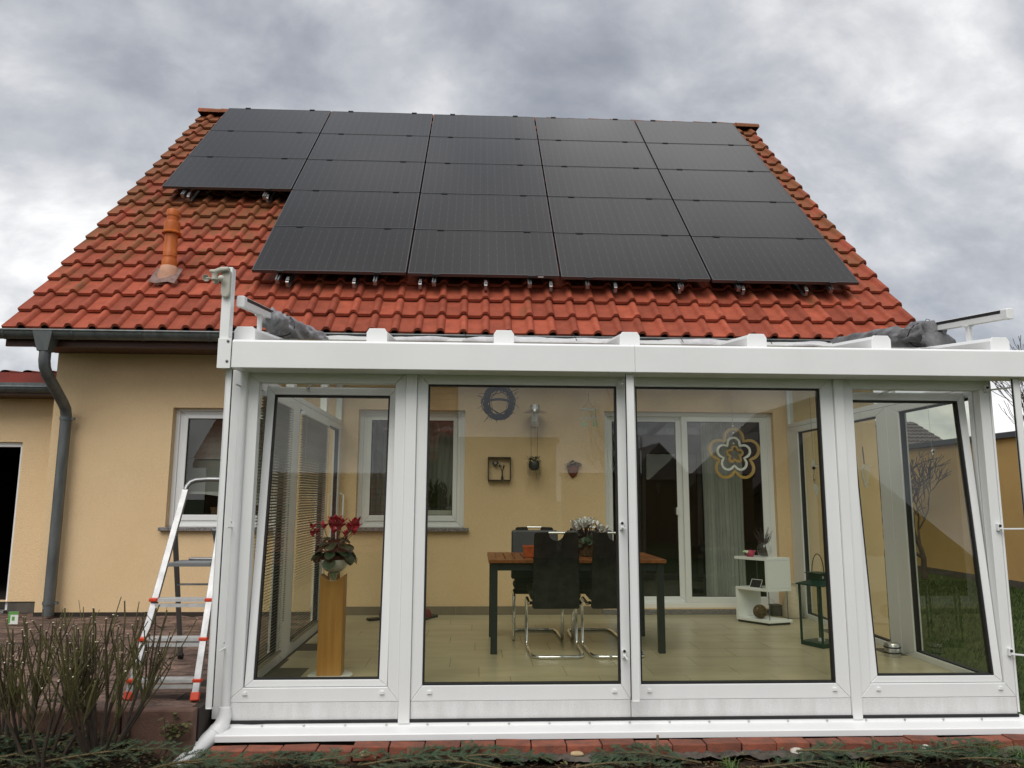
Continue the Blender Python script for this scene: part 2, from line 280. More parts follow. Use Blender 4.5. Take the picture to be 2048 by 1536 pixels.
# ---------------------------------------------------------------- mesh helpers
class MB:
    def __init__(s): s.v = []; s.f = []; s.m = []
    def add(s, vs, fs, mi=0):
        o = len(s.v); s.v += [tuple(p) for p in vs]; s.f += [tuple(i + o for i in f) for f in fs]; s.m += [mi] * len(fs); return s
    def quad(s, a, b, c, d, mi=0): return s.add([a, b, c, d], [(0, 1, 2, 3)], mi)
    def box(s, x0, x1, y0, y1, z0, z1, T=None, mi=0):
        vs = [(x, y, z) for z in (z0, z1) for y in (y0, y1) for x in (x0, x1)]
        if T: vs = [T(*p) for p in vs]
        return s.add(vs, [(0, 2, 3, 1), (4, 5, 7, 6), (0, 1, 5, 4), (2, 6, 7, 3), (1, 3, 7, 5), (0, 4, 6, 2)], mi)
    def bar(s, a, b, w, h, up=(0, 0, 1), mi=0):
        a = Vector(a); b = Vector(b); d = (b - a).normalized(); u = Vector(up); sx = d.cross(u)
        if sx.length < 1e-4: sx = d.cross(Vector((1, 0, 0)))
        sx.normalize(); uu = sx.cross(d).normalized()
        vs = [p + sx * (i * w / 2) + uu * (j * h / 2) for p in (a, b) for (i, j) in ((-1, -1), (1, -1), (1, 1), (-1, 1))]
        return s.add(vs, [(3, 2, 1, 0), (4, 5, 6, 7), (0, 1, 5, 4), (1, 2, 6, 5), (2, 3, 7, 6), (3, 0, 4, 7)], mi)
    def tube(s, pts, r, n=8, cap=True, mi=0):
        pts = [Vector(p) for p in pts]; rs = r if isinstance(r, (list, tuple)) else [r] * len(pts)
        t0 = (pts[1] - pts[0]).normalized(); ref = Vector((0, 0, 1)) if abs(t0.z) < 0.9 else Vector((1, 0, 0))
        sx = t0.cross(ref).normalized(); vs = []; fs = []
        for i, p in enumerate(pts):
            t = (pts[min(i + 1, len(pts) - 1)] - pts[max(i - 1, 0)])
            t = t.normalized() if t.length > 1e-9 else t0
            sx = (sx - t * sx.dot(t)); sx = sx.normalized() if sx.length > 1e-6 else t.orthogonal().normalized(); sy = t.cross(sx)
            for k in range(n):
                a = 2 * math.pi * k / n; vs.append(p + (sx * math.cos(a) + sy * math.sin(a)) * rs[i])
        for i in range(len(pts) - 1):
            for k in range(n):
                k2 = (k + 1) % n; fs.append((i * n + k, i * n + k2, (i + 1) * n + k2, (i + 1) * n + k))
        if cap: fs += [tuple(range(n))[::-1], tuple((len(pts) - 1) * n + k for k in range(n))]
        return s.add(vs, fs, mi)
    def lathe(s, prof, c=(0, 0, 0), n=20, axis=(0, 0, 1), mi=0):
        A = Vector(axis).normalized(); X = A.orthogonal().normalized(); Y = A.cross(X); c = Vector(c); vs = []; fs = []
        for r, h in prof:
            for k in range(n):
                a = 2 * math.pi * k / n; vs.append(c + A * h + (X * math.cos(a) + Y * math.sin(a)) * r)
        for i in range(len(prof) - 1):
            for k in range(n):
                k2 = (k + 1) % n; fs.append((i * n + k, i * n + k2, (i + 1) * n + k2, (i + 1) * n + k))
        if prof[0][0] > 1e-5: fs.append(tuple(range(n))[::-1])
        if prof[-1][0] > 1e-5: fs.append(tuple((len(prof) - 1) * n + k for k in range(n)))
        return s.add(vs, fs, mi)
    def prism(s, poly, d0, d1, T, mi=0):
        """poly of (u, v), extruded from d0 to d1; T(u, d, v) places it"""
        n = len(poly); vs = [T(u, d0, v) for u, v in poly] + [T(u, d1, v) for u, v in poly]
        fs = [tuple(range(n)), tuple(range(2 * n - 1, n - 1, -1))] + [(i, i + n, (i + 1) % n + n, (i + 1) % n) for i in range(n)]
        return s.add(vs, fs, mi)
    def ring(s, u0, u1, v0, v1, w, d0, d1, T, gap=0.0006, mi=0):
        """four mitred bars; w = width or (left, right, bottom, top)"""
        l, r, b, t = (w, w, w, w) if isinstance(w, (int, float)) else w; g = gap
        s.prism([(u0, v0 + g), (u0 + l, v0 + b + g), (u0 + l, v1 - t - g), (u0, v1 - g)], d0, d1, T, mi)
        s.prism([(u1, v0 + g), (u1, v1 - g), (u1 - r, v1 - t - g), (u1 - r, v0 + b + g)], d0, d1, T, mi)
        s.prism([(u0 + g, v0), (u1 - g, v0), (u1 - r - g, v0 + b), (u0 + l + g, v0 + b)], d0, d1, T, mi)
        s.prism([(u0 + g, v1), (u0 + l + g, v1 - t), (u1 - r - g, v1 - t), (u1 - g, v1)], d0, d1, T, mi)
        return s
    def mesh(s, name, off=(0, 0, 0), smooth=False, mats=()):
        me = bpy.data.meshes.new(name)
        ox, oy, oz = off
        me.from_pydata([(x - ox, y - oy, z - oz) for x, y, z in s.v], [], s.f); me.update()
        for m_ in mats: me.materials.append(m_)
        if len(mats) > 1: me.polygons.foreach_set('material_index', s.m)
        bm = bmesh.new(); bm.from_mesh(me); bmesh.ops.recalc_face_normals(bm, faces=bm.faces); bm.to_mesh(me); bm.free()
        if smooth: me.polygons.foreach_set('use_smooth', [True] * len(me.polygons))
        return me

def ID(x, y, z): return (x, y, z)
def tag(o, label=None, cat=None, group=None, kind=None):
    if label: o['label'] = label
    if cat: o['category'] = cat
    if group: o['group'] = group
    if kind: o['kind'] = kind
    return o
def wloc(p):
    v = Vector((0, 0, 0))
    while p is not None: v += p.location; p = p.parent
    return v
def thing(name, label, cat, loc=(0, 0, 0), group=None):
    o = bpy.data.objects.new(name, None); COL.objects.link(o); o.location = loc; o.empty_display_size = 0.1
    return tag(o, label, cat, group)
def obj(name, mb, m, parent=None, smooth=False, bevel=0.0, origin=None, kind=None):
    """world-space MB -> one mesh object under parent"""
    pl = wloc(parent) if parent else Vector((0, 0, 0)); og = Vector(origin) if origin is not None else pl
    ms = m if isinstance(m, (list, tuple)) else [m]
    me = mb.mesh(name, og, bool(smooth), ms); o = bpy.data.objects.new(name, me); COL.objects.link(o); o.parent = parent; o.location = og - pl
    if smooth == 2: pass
    elif smooth:
        try:
            me.set_sharp_from_angle(angle=R(42))
        except Exception: pass
    if bevel:
        b = o.modifiers.new('bevel', 'BEVEL'); b.width = bevel; b.segments = 2; b.limit_method = 'ANGLE'; b.angle_limit = R(40)
    if kind: o['kind'] = kind
    return o
def inst(name, me, parent, loc, rot=None, scale=None):
    o = bpy.data.objects.new(name, me); COL.objects.link(o); o.parent = parent; o.location = Vector(loc) - (wloc(parent) if parent else Vector((0, 0, 0)))
    if rot is not None: o.rotation_euler = rot
    if scale is not None: o.scale = scale
    return o
def copy_tree(o, parent=None):
    c = o.copy(); COL.objects.link(c); c.parent = parent
    for ch in list(o.children): copy_tree(ch, c)
    return c
def nz(x, y=0.0, z=0.0): return mnoise.noise(Vector((x, y, z)))
# ================================================================ SETTING
FY, WY = 0.65, 3.85                      # conservatory front plane, house wall plane
gm = MB()
gm.quad((-300, -300, -0.32), (300, -300, -0.32), (300, 400, -0.32), (-300, 400, -0.32))
tag(obj('lawn', gm, M['lawn']), kind='structure')

def bumpy(x0, x1, y0, y1, nx, ny, fz):
    mb = MB()
    for j in range(ny + 1):
        for i in range(nx + 1):
            x = x0 + (x1 - x0) * i / nx; y = y0 + (y1 - y0) * j / ny; mb.v.append((x, y, fz(x, y)))
    for j in range(ny):
        for i in range(nx):
            a = j * (nx + 1) + i; mb.f.append((a, a + 1, a + nx + 2, a + nx + 1)); mb.m.append(0)
    return mb
def soil_z(x, y):
    base = -0.285 + 0.15 * max(0.0, min(1.0, (-1.72 - x) / 0.4)) * max(0.0, min(1.0, (y + 0.2) / 0.5))
    return base + 0.022 * nz(x * 5, y * 5) + 0.016 * nz(x * 17, y * 17, 3) + 0.010 * nz(x * 46, y * 46, 7) - 0.03 * max(0, 0.15 - y)
sb = bumpy(-4.2, 4.6, -0.9, 0.46, 420, 68, soil_z)
tag(obj('garden_bed', sb, M['soil'], smooth=True), kind='structure')

# terrace: slab, kerb and single pavers
tb = MB().box(-9.0, -1.585, 0.47, 6.0, -0.4, -0.014)
terrace = tag(obj('terrace', tb, M['joint']), kind='structure')
kx = -7.0; k = 0
while kx < -1.6:
    x1 = min(kx + 0.995, -1.59); obj('kerb_stone', MB().box(kx + 0.003, x1 - 0.003, 0.405, 0.47, -0.36, -0.004), M['kerb'], terrace, bevel=0.012); kx += 1.0
pv = {}
def paver_mesh(w, d, seed):
    mb = MB(); n = 4; q = random.Random(seed); x0, x1, y0, y1 = -w / 2 + 0.003, w / 2 - 0.003, -d / 2 + 0.003, d / 2 - 0.003
    for j in range(3):
        for i in range(n + 1):
            e = i in (0, n) or j in (0, 2)
            mb.v.append((x0 + (x1 - x0) * i / n + q.uniform(-.003, .003), y0 + (y1 - y0) * j / 2 + q.uniform(-.003, .003), (-0.010 if e else 0.0) + q.uniform(-0.004, 0.004)))
    for j in range(2):
        for i in range(n):
            a = j * (n + 1) + i; mb.f.append((a, a + 1, a + n + 2, a + n + 1)); mb.m.append(0)
    top = list(mb.v); bd = list(range(0, n + 1)) + [2 * n + 1, 3 * n + 2] + list(range(3 * n + 1, 2 * n + 1, -1)) + [n + 1]
    o = len(mb.v); mb.v += [(mb.v[i][0], mb.v[i][1], -0.04) for i in bd]
    for k_ in range(len(bd)):
        k2 = (k_ + 1) % len(bd); mb.f.append((bd[k_], o + k_, o + k2, bd[k2])); mb.m.append(0)
    return mb.mesh('paving_stone', mats=[M['paver']])
pmesh = {(w, s): paver_mesh(w, 0.165, s * 7 + int(w * 100)) for w in (0.24, 0.32, 0.40) for s in range(3)}
yy = 0.475; row = 0; npv = 0
while yy < 4.15:
    xx = -1.60 - (0.13 if row % 2 else 0.0) - rnd.uniform(0, 0.1)
    while xx > -5.6:
        w = rnd.choice((0.24, 0.32, 0.40))
        cx, cy = xx - w / 2, yy + 0.0825
        lim = -(0.735 * (cy + 4.2)) + 0.0 - 0.25
        if cx > lim and not (cx < -4.46 and cy > 4.1) and not (cx > -4.44 and cy > 3.86):
            inst('paving_stone', pmesh[(w, rnd.randrange(3))], terrace, (cx, cy, -0.001 + rnd.uniform(-0.003, 0.003)), (rnd.uniform(-.008, .008), rnd.uniform(-.008, .008), rnd.choice((0, math.pi)))); npv += 1
        xx -= w
    yy += 0.165; row += 1

# ================================================================ HOUSE
house = thing('house', 'cream rendered house with red tiled roof carrying black solar panels', 'house', (0, 6, 0))
X0, X1 = -4.43, 4.36
HOLES = [(-3.20, -2.07, 0.88, 2.12), (-1.26, -0.13, 0.88, 2.12), (1.365, 3.22, 0.055, 2.125)]
def wall_front(mb, x0, x1, z0, z1, y, holes, depth):
    xs = sorted({x0, x1, *[h[0] for h in holes], *[h[1] for h in holes]}); zs = sorted({z0, z1, *[h[2] for h in holes], *[h[3] for h in holes]})
    for a, b in zip(xs, xs[1:]):
        for c, d in zip(zs, zs[1:]):
            mx, mz = (a + b) / 2, (c + d) / 2
            if any(h[0] < mx < h[1] and h[2] < mz < h[3] for h in holes): continue
            mb.quad((a, y, c), (b, y, c), (b, y, d), (a, y, d))
    for h in holes:
        a, b, c, d = h; e = y + depth
        mb.quad((a, y, c), (a, e, c), (a, e, d), (a, y, d)); mb.quad((b, y, c), (b, y, d), (b, e, d), (b, e, c))
        mb.quad((a, y, d), (a, e, d), (b, e, d), (b, y, d)); mb.quad((a, y, c), (b, y, c), (b, e, c), (a, e, c))
AL = R(45.7); CA, SA = math.cos(AL), math.sin(AL); EY, EZ = 3.3, 2.83; RL = 6.57
def P(x, s, n=0.0): return Vector((x, EY + s * CA - n * SA, EZ + s * SA + n * CA))
RIDGE = P(0, RL); RYY, RZZ = RIDGE.y, RIDGE.z; BACKY = 2 * RYY - WY
wm = MB(); wall_front(wm, X0, X1, -0.3, 2.80, WY, HOLES, 0.30)
obj('wall', wm, M['stucco'], house)
gw = MB()
zt = lambda y: EZ + (y - EY) * SA / CA - 0.16
for x in (X0, X1):
    gw.add([(x, WY, -0.3), (x, BACKY, -0.3), (x, BACKY, zt(WY)), (x, RYY, zt(RYY)), (x, WY, zt(WY))], [(0, 1, 2, 3, 4)])
gw.quad((X0, BACKY, -0.3), (X1, BACKY, -0.3), (X1, BACKY, zt(WY)), (X0, BACKY, zt(WY)))
obj('gable_wall', gw, M['stucco'], house)
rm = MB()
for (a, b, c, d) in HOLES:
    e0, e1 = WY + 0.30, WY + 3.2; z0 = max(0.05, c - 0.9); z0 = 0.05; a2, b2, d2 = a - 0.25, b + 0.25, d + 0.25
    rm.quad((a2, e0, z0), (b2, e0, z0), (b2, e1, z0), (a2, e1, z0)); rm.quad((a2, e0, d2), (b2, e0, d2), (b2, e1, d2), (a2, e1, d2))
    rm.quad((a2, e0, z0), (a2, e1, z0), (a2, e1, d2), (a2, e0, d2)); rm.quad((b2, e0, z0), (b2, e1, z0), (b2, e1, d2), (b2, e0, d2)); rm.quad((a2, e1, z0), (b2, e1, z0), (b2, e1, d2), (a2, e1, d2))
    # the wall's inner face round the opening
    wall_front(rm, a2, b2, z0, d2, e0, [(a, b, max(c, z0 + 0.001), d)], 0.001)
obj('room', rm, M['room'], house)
# roof deck, rear slope
rd = MB()
RX0, RX1 = -4.685, 4.70
rd.add([tuple(P(RX0, 0.02, -0.03)), tuple(P(RX1, 0.02, -0.03)), tuple(P(RX1, RL, -0.03)), tuple(P(RX0, RL, -0.03)), tuple(P(RX0, 0.02, -0.16)), tuple(P(RX1, 0.02, -0.16)), tuple(P(RX1, RL, -0.16)), tuple(P(RX0, RL, -0.16))],
       [(0, 1, 2, 3), (4, 5, 6, 7), (0, 1, 5, 4), (1, 2, 6, 5), (0, 3, 7, 4)])
mir = lambda v: (v[0], 2 * RYY - v[1], v[2])
rd.add([mir(P(RX0, 0, 0.01)), mir(P(RX1, 0, 0.01)), mir(P(RX1, RL, 0.01)), mir(P(RX0, RL, 0.01)), mir(P(RX0, 0, -0.16)), mir(P(RX1, 0, -0.16)), mir(P(RX1, RL, -0.16)), mir(P(RX0, RL, -0.16))], [(0, 1, 2, 3), (4, 5, 6, 7), (0, 1, 5, 4), (1, 2, 6, 5), (0, 3, 7, 4)])
roof = obj('roof', rd, M['soffit'], house)
# tiles
TP, TG, TL = 0.2290, 0.3285, 0.392
prof = [(0.0, 0.006), (0.010, 0.0), (0.130, 0.0), (0.146, 0.010), (0.158, 0.031), (0.174, 0.043), (0.196, 0.046), (0.214, 0.038), (0.226, 0.016), (0.232, 0.004)]
def tile_mb():
    mb = MB(); n = len(prof)
    for y, dz in ((0.0, 0.0), (TL, 0.0)):
        for x, z in prof: mb.v.append((x, y, z + dz))
    for x, z in prof: mb.v.append((x, 0.0, z - 0.030))
    for i in range(n - 1):
        mb.f.append((i, i + 1, n + i + 1, n + i)); mb.f.append((2 * n + i, 2 * n + i + 1, i + 1, i))
    mb.f.append((n - 1, 3 * n - 1, 2 * n - 1)); mb.f.append((0, n, 2 * n)); mb.m = [0] * len(mb.f); return mb
tmb = tile_mb(); tme = tmb.mesh('roof_tile', mats=[M['tile']])
for p_ in tme.polygons: p_.use_smooth = p_.index % 2 == 0
try: tme.set_sharp_from_angle(angle=R(50))
except Exception: pass
PX = [-4.135 + 1.667 * i for i in range(6)]; PS = [0.795 + 1.079 * i for i in range(6)]
def under_panel(x, s):
    if not (PX[0] + 0.1 < x < PX[5] - 0.25): return False
    lo = PS[2] + 0.55 if x < PX[1] - 0.15 else PS[0] + 0.30
    return lo < s < PS[5] + 0.6
tiles = []
for r in range(20):
    for c in range(41):
        x = RX0 - 0.01 + c * TP; s = r * TG
        dist = (P(x + .11, s) - CAM).length
        tiles.append((under_panel(x + 0.1, s + 0.15), dist, x, s))
tiles.sort(key=lambda t: (t[0], t[1]))
tilt = AL - math.atan(0.042 / TG)
big = MB(); me_rot = Matrix.Rotation(tilt, 3, 'X')
for i, (hid, dist, x, s) in enumerate(tiles):
    p_ = P(x, s, 0.022) + Vector((rnd.uniform(-.003, .003), 0, rnd.uniform(-.003, .003))); rz = rnd.uniform(-.006, .006)
    if i < 300: inst('roof_tile', tme, roof, p_, (tilt + rnd.uniform(-.006, .006), rz, 0))
    else: big.add([tuple(p_ + me_rot @ Vector(v)) for v in tmb.v], tmb.f)
obj('tile_field', big, M['tile'], roof, kind='stuff')
# ridge caps
rmb = MB()
for yy0, r0, r1 in ((0, 0.115, 0.10),):
    n = 9
    for e, rr in ((0.0, r0), (0.40, r1)):
        for k in range(n): a = math.pi * (k / (n - 1)) ; rmb.v.append((e, math.cos(a) * rr * 1.15, math.sin(a) * rr - 0.02))
    for k in range(n - 1): rmb.f.append((k, k + 1, n + k + 1, n + k)); rmb.m.append(0)
    rmb.f.append(tuple(range(n))); rmb.m.append(0); rmb.f.append(tuple(range(n, 2 * n))); rmb.m.append(0)
rme = rmb.mesh('ridge_tile', mats=[M['tile']])
for k in range(26):
    inst('ridge_tile', rme, roof, (RX0 - 0.02 + k * 0.364, RYY, RZZ + 0.010 + rnd.uniform(-.004, .004)), (0, rnd.uniform(-.01, .01), 0))
# gutter
GYc, GZc, GR = 3.262, 2.792, 0.078
def gutter(mb, x0, x1, yc, zc, r):
    n = 10; pts = []
    for k in range(n + 1):
        a = math.pi + math.pi * k / n; pts.append((yc + r * math.cos(a), zc + r * math.sin(a)))
    inner = [(yc + (p[0] - yc) * 0.955, zc + (p[1] - zc) * 0.955) for p in pts][::-1]
    mb.prism(pts + inner, x0, x1, lambda u, d, v: (d, u, v))
gu = MB(); gutter(gu, -4.76, 4.74, GYc, GZc, GR); gu.tube([(-4.76, GYc - GR, GZc), (4.74, GYc - GR, GZc)], 0.011, 8)
gut = obj('gutter', gu, M['zinc'], house, smooth=True)
x = -4.62
while x < 4.7:
    b = MB(); gutter(b, x - 0.014, x + 0.014, GYc, GZc, GR + 0.005); obj('gutter_bracket', b, M['zinc'], gut, smooth=True); x += 0.655
# soffit planks, fascia
fb = MB().box(RX0 + 0.02, RX1 - 0.02, 3.335, 3.36, 2.655, 2.80); obj('fascia_board', fb, M['soffit'], house)
for i in range(4):
    y0 = 3.362 + i * 0.122; obj('soffit_board', MB().box(X0 - 0.03, X1 + 0.03, y0, y0 + 0.114, 2.672 + i * 0.004, 2.69 + i * 0.004), M['soffit'], house, bevel=0.003)
for sx in (RX0 + 0.0, RX1 - 0.03):
    b = MB(); b.add([tuple(P(sx + d, s, n)) for d in (0, 0.03) for s, n in ((0.0, -0.03), (RL, -0.03), (RL, -0.21), (0.0, -0.21))], [(0, 1, 2, 3), (7, 6, 5, 4), (0, 4, 5, 1), (1, 5, 6, 2), (2, 6, 7, 3), (3, 7, 4, 0)])
    obj('verge_board', b, M['soffit'], house)
for sgn, xa, xb in ((-1, RX0 + 0.03, X0), (1, X1, RX1 - 0.03)):
    for i in range(3):
        w = (xb - xa) / 3; b = MB(); b.add([tuple(P(xa + w * i + d, s, n)) for d in (0.002, w - 0.002) for s, n in ((0.0, -0.165), (RL, -0.165), (RL, -0.18), (0.0, -0.18))], [(0, 1, 2, 3), (7, 6, 5, 4), (0, 4, 5, 1), (1, 5, 6, 2), (2, 6, 7, 3), (3, 7, 4, 0)])
        obj('verge_soffit_board', b, M['soffit'], house)
# downpipe
dp = thing_part = MB()
dx = -4.235
pts = [(dx, 3.262, 2.60), (dx, 3.262, 2.50), (dx, 3.28, 2.44), (dx, 3.32, 2.385), (dx, 3.66, 2.135), (dx, 3.715, 2.085), (dx, 3.74, 2.02), (dx, 3.745, 1.95), (dx, 3.745, 0.02)]
dp.tube(pts, 0.053, 16)
dpo = obj('downpipe', dp, M['zinc'], house, smooth=True)
h = MB(); h.add([(dx - .10, 3.175, 2.80), (dx + .10, 3.175, 2.80), (dx + .10, 3.345, 2.80), (dx - .10, 3.345, 2.80), (dx - .052, 3.205, 2.59), (dx + .052, 3.205, 2.59), (dx + .052, 3.318, 2.59), (dx - .052, 3.318, 2.59)],
    [(0, 1, 2, 3), (7, 6, 5, 4), (0, 4, 5, 1), (1, 5, 6, 2), (2, 6, 7, 3), (3, 7, 4, 0)])
obj('hopper', h, M['zinc'], dpo, bevel=0.004)
for z in (1.98, 0.14):
    b = MB().tube([(dx, 3.745, z - 0.016), (dx, 3.745, z + 0.016)], 0.060, 16); b.box(dx + 0.055, dx + 0.085, 3.73, 3.76, z - 0.012, z + 0.012); obj('pipe_clip', b, M['zinc'], dpo, smooth=True)
for (px_, pz) in ((3.30, 2.40), (3.695, 2.108)):
    pass
# windows of the house
def house_window(hole, side):
    a, b, c, d = hole; y = WY + 0.085
    f = MB(); f.ring(a, b, c, d, (0.045, 0.045, 0.02, 0.03), y, y + 0.06, ID); f.ring(a + .045, b - .045, c + 0.02, d - .03, (0.038, 0.038, 0.045, 0.03), y + 0.015, y + 0.075, ID)
    win = obj('window', f, M['pvc'], house, bevel=0.004)
    xm = (a + b) / 2
    for u0, u1 in ((a + 0.083, xm - 0.008), (xm + 0.008, b - 0.083)):
        obj('sash', MB().ring(u0, u1, c + 0.065, d - 0.06, (0.045, 0.045, 0.06, 0.045), y + 0.005, y + 0.06, ID), M['pvc'], win, bevel=0.004)
        obj('gasket', MB().ring(u0 + .045, u1 - .045, c + .125, d - .105, 0.006, y + 0.012, y + 0.03, ID), M['gasket'], win)
        obj('pane', MB().quad((u0 + .047, y + .03, c + .127), (u1 - .047, y + .03, c + .127), (u1 - .047, y + .03, d - .107), (u0 + .047, y + .03, d - .107)), M['glass'], win)
    obj('mullion', MB().box(xm - 0.0075, xm + 0.0075, y + 0.001, y + 0.05, c + 0.07, d - 0.065), M['pvc'], win)
    obj('window_sill', MB().box(a - 0.05, b + 0.05, WY - 0.055, WY + 0.10, c - 0.035, c + 0.001), M['granite'], win, bevel=0.003)
house_window(HOLES[0], 0); house_window(HOLES[1], 1)
a, b, c, d = HOLES[2]; y = WY + 0.06
f = MB().ring(a, b, c, d, (0.04, 0.055, 0.05, 0.045), y, y + 0.08, ID)
door = obj('patio_door', f, M['pvc'], house, bevel=0.004)
for u0, u1, d0 in ((a + .04, 2.245, 0.02), (2.225, b - .055, 0.0)):
    y0 = y + 0.004 + d0 * 2.2
    obj('door_leaf', MB().ring(u0, u1, c + .05, d - .045, (0.062, 0.075, 0.062, 0.055), y0, y0 + 0.04, ID), M['pvc'], door, bevel=0.004)
    obj('gasket', MB().ring(u0 + .062, u1 - .075, c + .112, d - .10, 0.006, y0 + .006, y0 + .02, ID), M['gasket'], door)
    obj('pane', MB().quad((u0 + .063, y0 + .02, c + .113), (u1 - .076, y0 + .02, c + .113), (u1 - .076, y0 + .02, d - .101), (u0 + .063, y0 + .02, d - .101)), M['glass'], door)
obj('handle', MB().box(2.148, 2.172, y + 0.01, y + 0.045, 1.02, 1.10), M['silver'], door, bevel=0.003)
obj('door_step', MB().box(a - .04, b + 0.03, WY - 0.03, WY + 0.13, 0.0, 0.052), M['granite'], door, bevel=0.003)
# plinth strip at the foot of the rendered wall
obj('base_strip', MB().box(X0 - 0.004, -1.6, WY - 0.006, WY + 0.02, -0.05, 0.035), M['joint'], house)

# vent pipe on the roof
b0 = P(-3.42, 1.02); vp = thing('vent_pipe', 'orange clay coloured vent pipe with ring collar rising from the left roof', 'vent pipe', tuple(b0))
x, y, z = b0
obj('lower_pipe', MB().lathe([(0.078, 0.13), (0.082, 0.20), (0.070, 0.225), (0.070, 0.25), (0.073, 0.255), (0.070, 0.26), (0.073, 0.275), (0.070, 0.28), (0.073, 0.295), (0.070, 0.30), (0.068, 0.52)], (x, y, z), 24), M['pipe'], vp, smooth=True)
obj('collar', MB().lathe([(0.068, 0.52), (0.100, 0.515), (0.103, 0.53), (0.085, 0.545), (0.085, 0.635), (0.080, 0.655), (0.061, 0.665)], (x, y, z), 24), M['pipe'], vp, smooth=True)
obj('upper_pipe', MB().lathe([(0.060, 0.66), (0.060, 0.715), (0.066, 0.72), (0.067, 0.785), (0.060, 0.795), (0.0, 0.803)], (x, y, z), 24), M['pipe'], vp, smooth=True)
obj('pipe_base', MB().lathe([(0.12, -0.10), (0.115, 0.03), (0.098, 0.10), (0.085, 0.14), (0.078, 0.145)], (x, y, z), 24), M['pipe_base'], vp, smooth=True)
fl = MB(); q = [P(-3.42 + dx_, 1.02 + ds, 0.068 + 0.012 * math.sin(dx_ * 30)) for ds in (-0.19, -0.09, 0.02, 0.12) for dx_ in (-0.135, -0.07, 0.0, 0.07, 0.135)]
fl.add([tuple(v) for v in q], [(j * 5 + i, j * 5 + i + 1, j * 5 + i + 6, j * 5 + i + 5) for j in range(3) for i in range(4)])
obj('flashing', fl, M['lead'], vp, smooth=True)

# solar panels
RX = Matrix.Rotation(AL, 3, 'X')
W_, H_ = 1.645, 1.057
gl_me = MB().box(-W_ / 2 + .011, W_ / 2 - .011, -H_ / 2 + .011, H_ / 2 - .011, 0.0, 0.0325).mesh('glass_sheet', mats=[M['solar']])
fr_me = MB().ring(-W_ / 2, W_ / 2, -H_ / 2, H_ / 2, 0.0105, -0.002, 0.034, lambda u, d, v: (u, v, d)).mesh('frame', mats=[M['edge_alu']])
cl_me = MB().box(-.04, .04, -.014, .014, 0.0, 0.012).mesh('clamp', mats=[M['black_alu']])
rows = ['bottom', 'second', 'third', 'fourth', 'top']; cols_ = ['leftmost', 'second from the left', 'middle', 'second from the right', 'rightmost']
near = {(0, 1): 'bottom left corner of the array, directly below the notch', }
for r in range(5):
    for c in range(5):
        if c == 0 and r < 2: continue
        xm = (PX[c] + PX[c + 1]) / 2; p_ = P(xm + .02, (PS[r] + PS[r + 1]) / 2 + .04 - .009 * xm, 0.19)
        if r < 2: where = {1: 'at its left end', 2: 'second from its left end', 3: 'second from its right end', 4: 'at its right end'}[c]; rowname = 'lowest row of four' if r == 0 else 'second lowest row of four'
        else:
            where = {0: 'at its left end', 1: 'second from its left end', 2: 'in its middle', 3: 'second from its right end', 4: 'at its right end'}[c]; rowname = {2: 'lowest row of five', 3: 'second row from the ridge', 4: 'row along the ridge'}[r]
        t = thing('solar_panel', f'black solar panel in the {rowname}, {where}', 'solar panel', tuple(p_), 'solar panels on the roof')
        inst('glass_sheet', gl_me, t, p_, (AL, 0, 0)); inst('frame', fr_me, t, p_, (AL, 0, 0))
        for sx in (-0.315, 0.315):
            inst('clamp', cl_me, t, p_ + RX @ Vector((sx * W_, H_ / 2 + 0.011, 0.030)), (AL, 0, 0))
            if r == 0 or (c == 0 and r == 2): inst('clamp', cl_me, t, p_ + RX @ Vector((sx * W_, -H_ / 2 - 0.013, 0.026)), (AL, 0, 0))
        if (r, c) == (0, 2): inst('type_label', MB().box(-.03, .03, -.002, .002, -.006, .006).mesh('type_label', mats=[M['paper']]), t, p_ + RX @ Vector((0.62, -H_ / 2 - 0.004, 0.015)), (AL, 0, 0))
mount = thing('mounting_frame', 'metal rails and roof hooks under the black solar panels', 'mounting frame', tuple(P(0.8, 0.8)))
for c in range(5):
    for sx in (-0.315, 0.315):
        x = (PX[c] + PX[c + 1]) / 2 + sx * W_; s0 = (PS[2] if c == 0 else PS[0]) - 0.055
        def TR(u, d, v, x=x): return tuple(P(x + u, d, v))
        obj('rail', MB().prism([(-.02, .125), (.02, .125), (.02, .178), (.006, .178), (.006, .16), (-.006, .16), (-.006, .178), (-.02, .178)], s0, 6.3, TR), M['hook'], mount)
hx = -2.05 - 0.693
hooks = [(-2.05 + 0.708 * i, PS[0]) for i in range(9)] + [(-3.75, PS[2]), (-2.75, PS[2])]
for x, s0 in hooks:
    pts = [P(x, s0 + 0.35, 0.055), P(x, s0 + 0.03, 0.065), P(x, s0 - 0.03, 0.072), P(x, s0 - 0.06, 0.095), P(x, s0 - 0.055, 0.145), P(x, s0 - 0.01, 0.16)]
    b = MB()
    for p0, p1 in zip(pts, pts[1:]): b.bar(p0, p1, 0.032, 0.007, up=(0, -SA, CA))
    b.bar(P(x, s0 - 0.04, 0.15), P(x, s0 + 0.03, 0.15), 0.028, 0.03)
    obj('hook', b, M['hook'], mount)
# ================================================================ CONSERVATORY
cons = thing('conservatory', 'white glazed conservatory with two tilted casements, built onto the cream house', 'conservatory', (0.95, 2.2, 0))
CB = 0.0035
def TIN(x): return x
obj('corner_post', MB().box(-1.575, -1.502, 0.65, 0.74, -0.125, 2.0), M['alu'], cons, bevel=CB)
obj('corner_post', MB().box(3.423, 3.436, 0.648, 0.74, -0.125, 2.0), M['alu'], cons, bevel=CB)
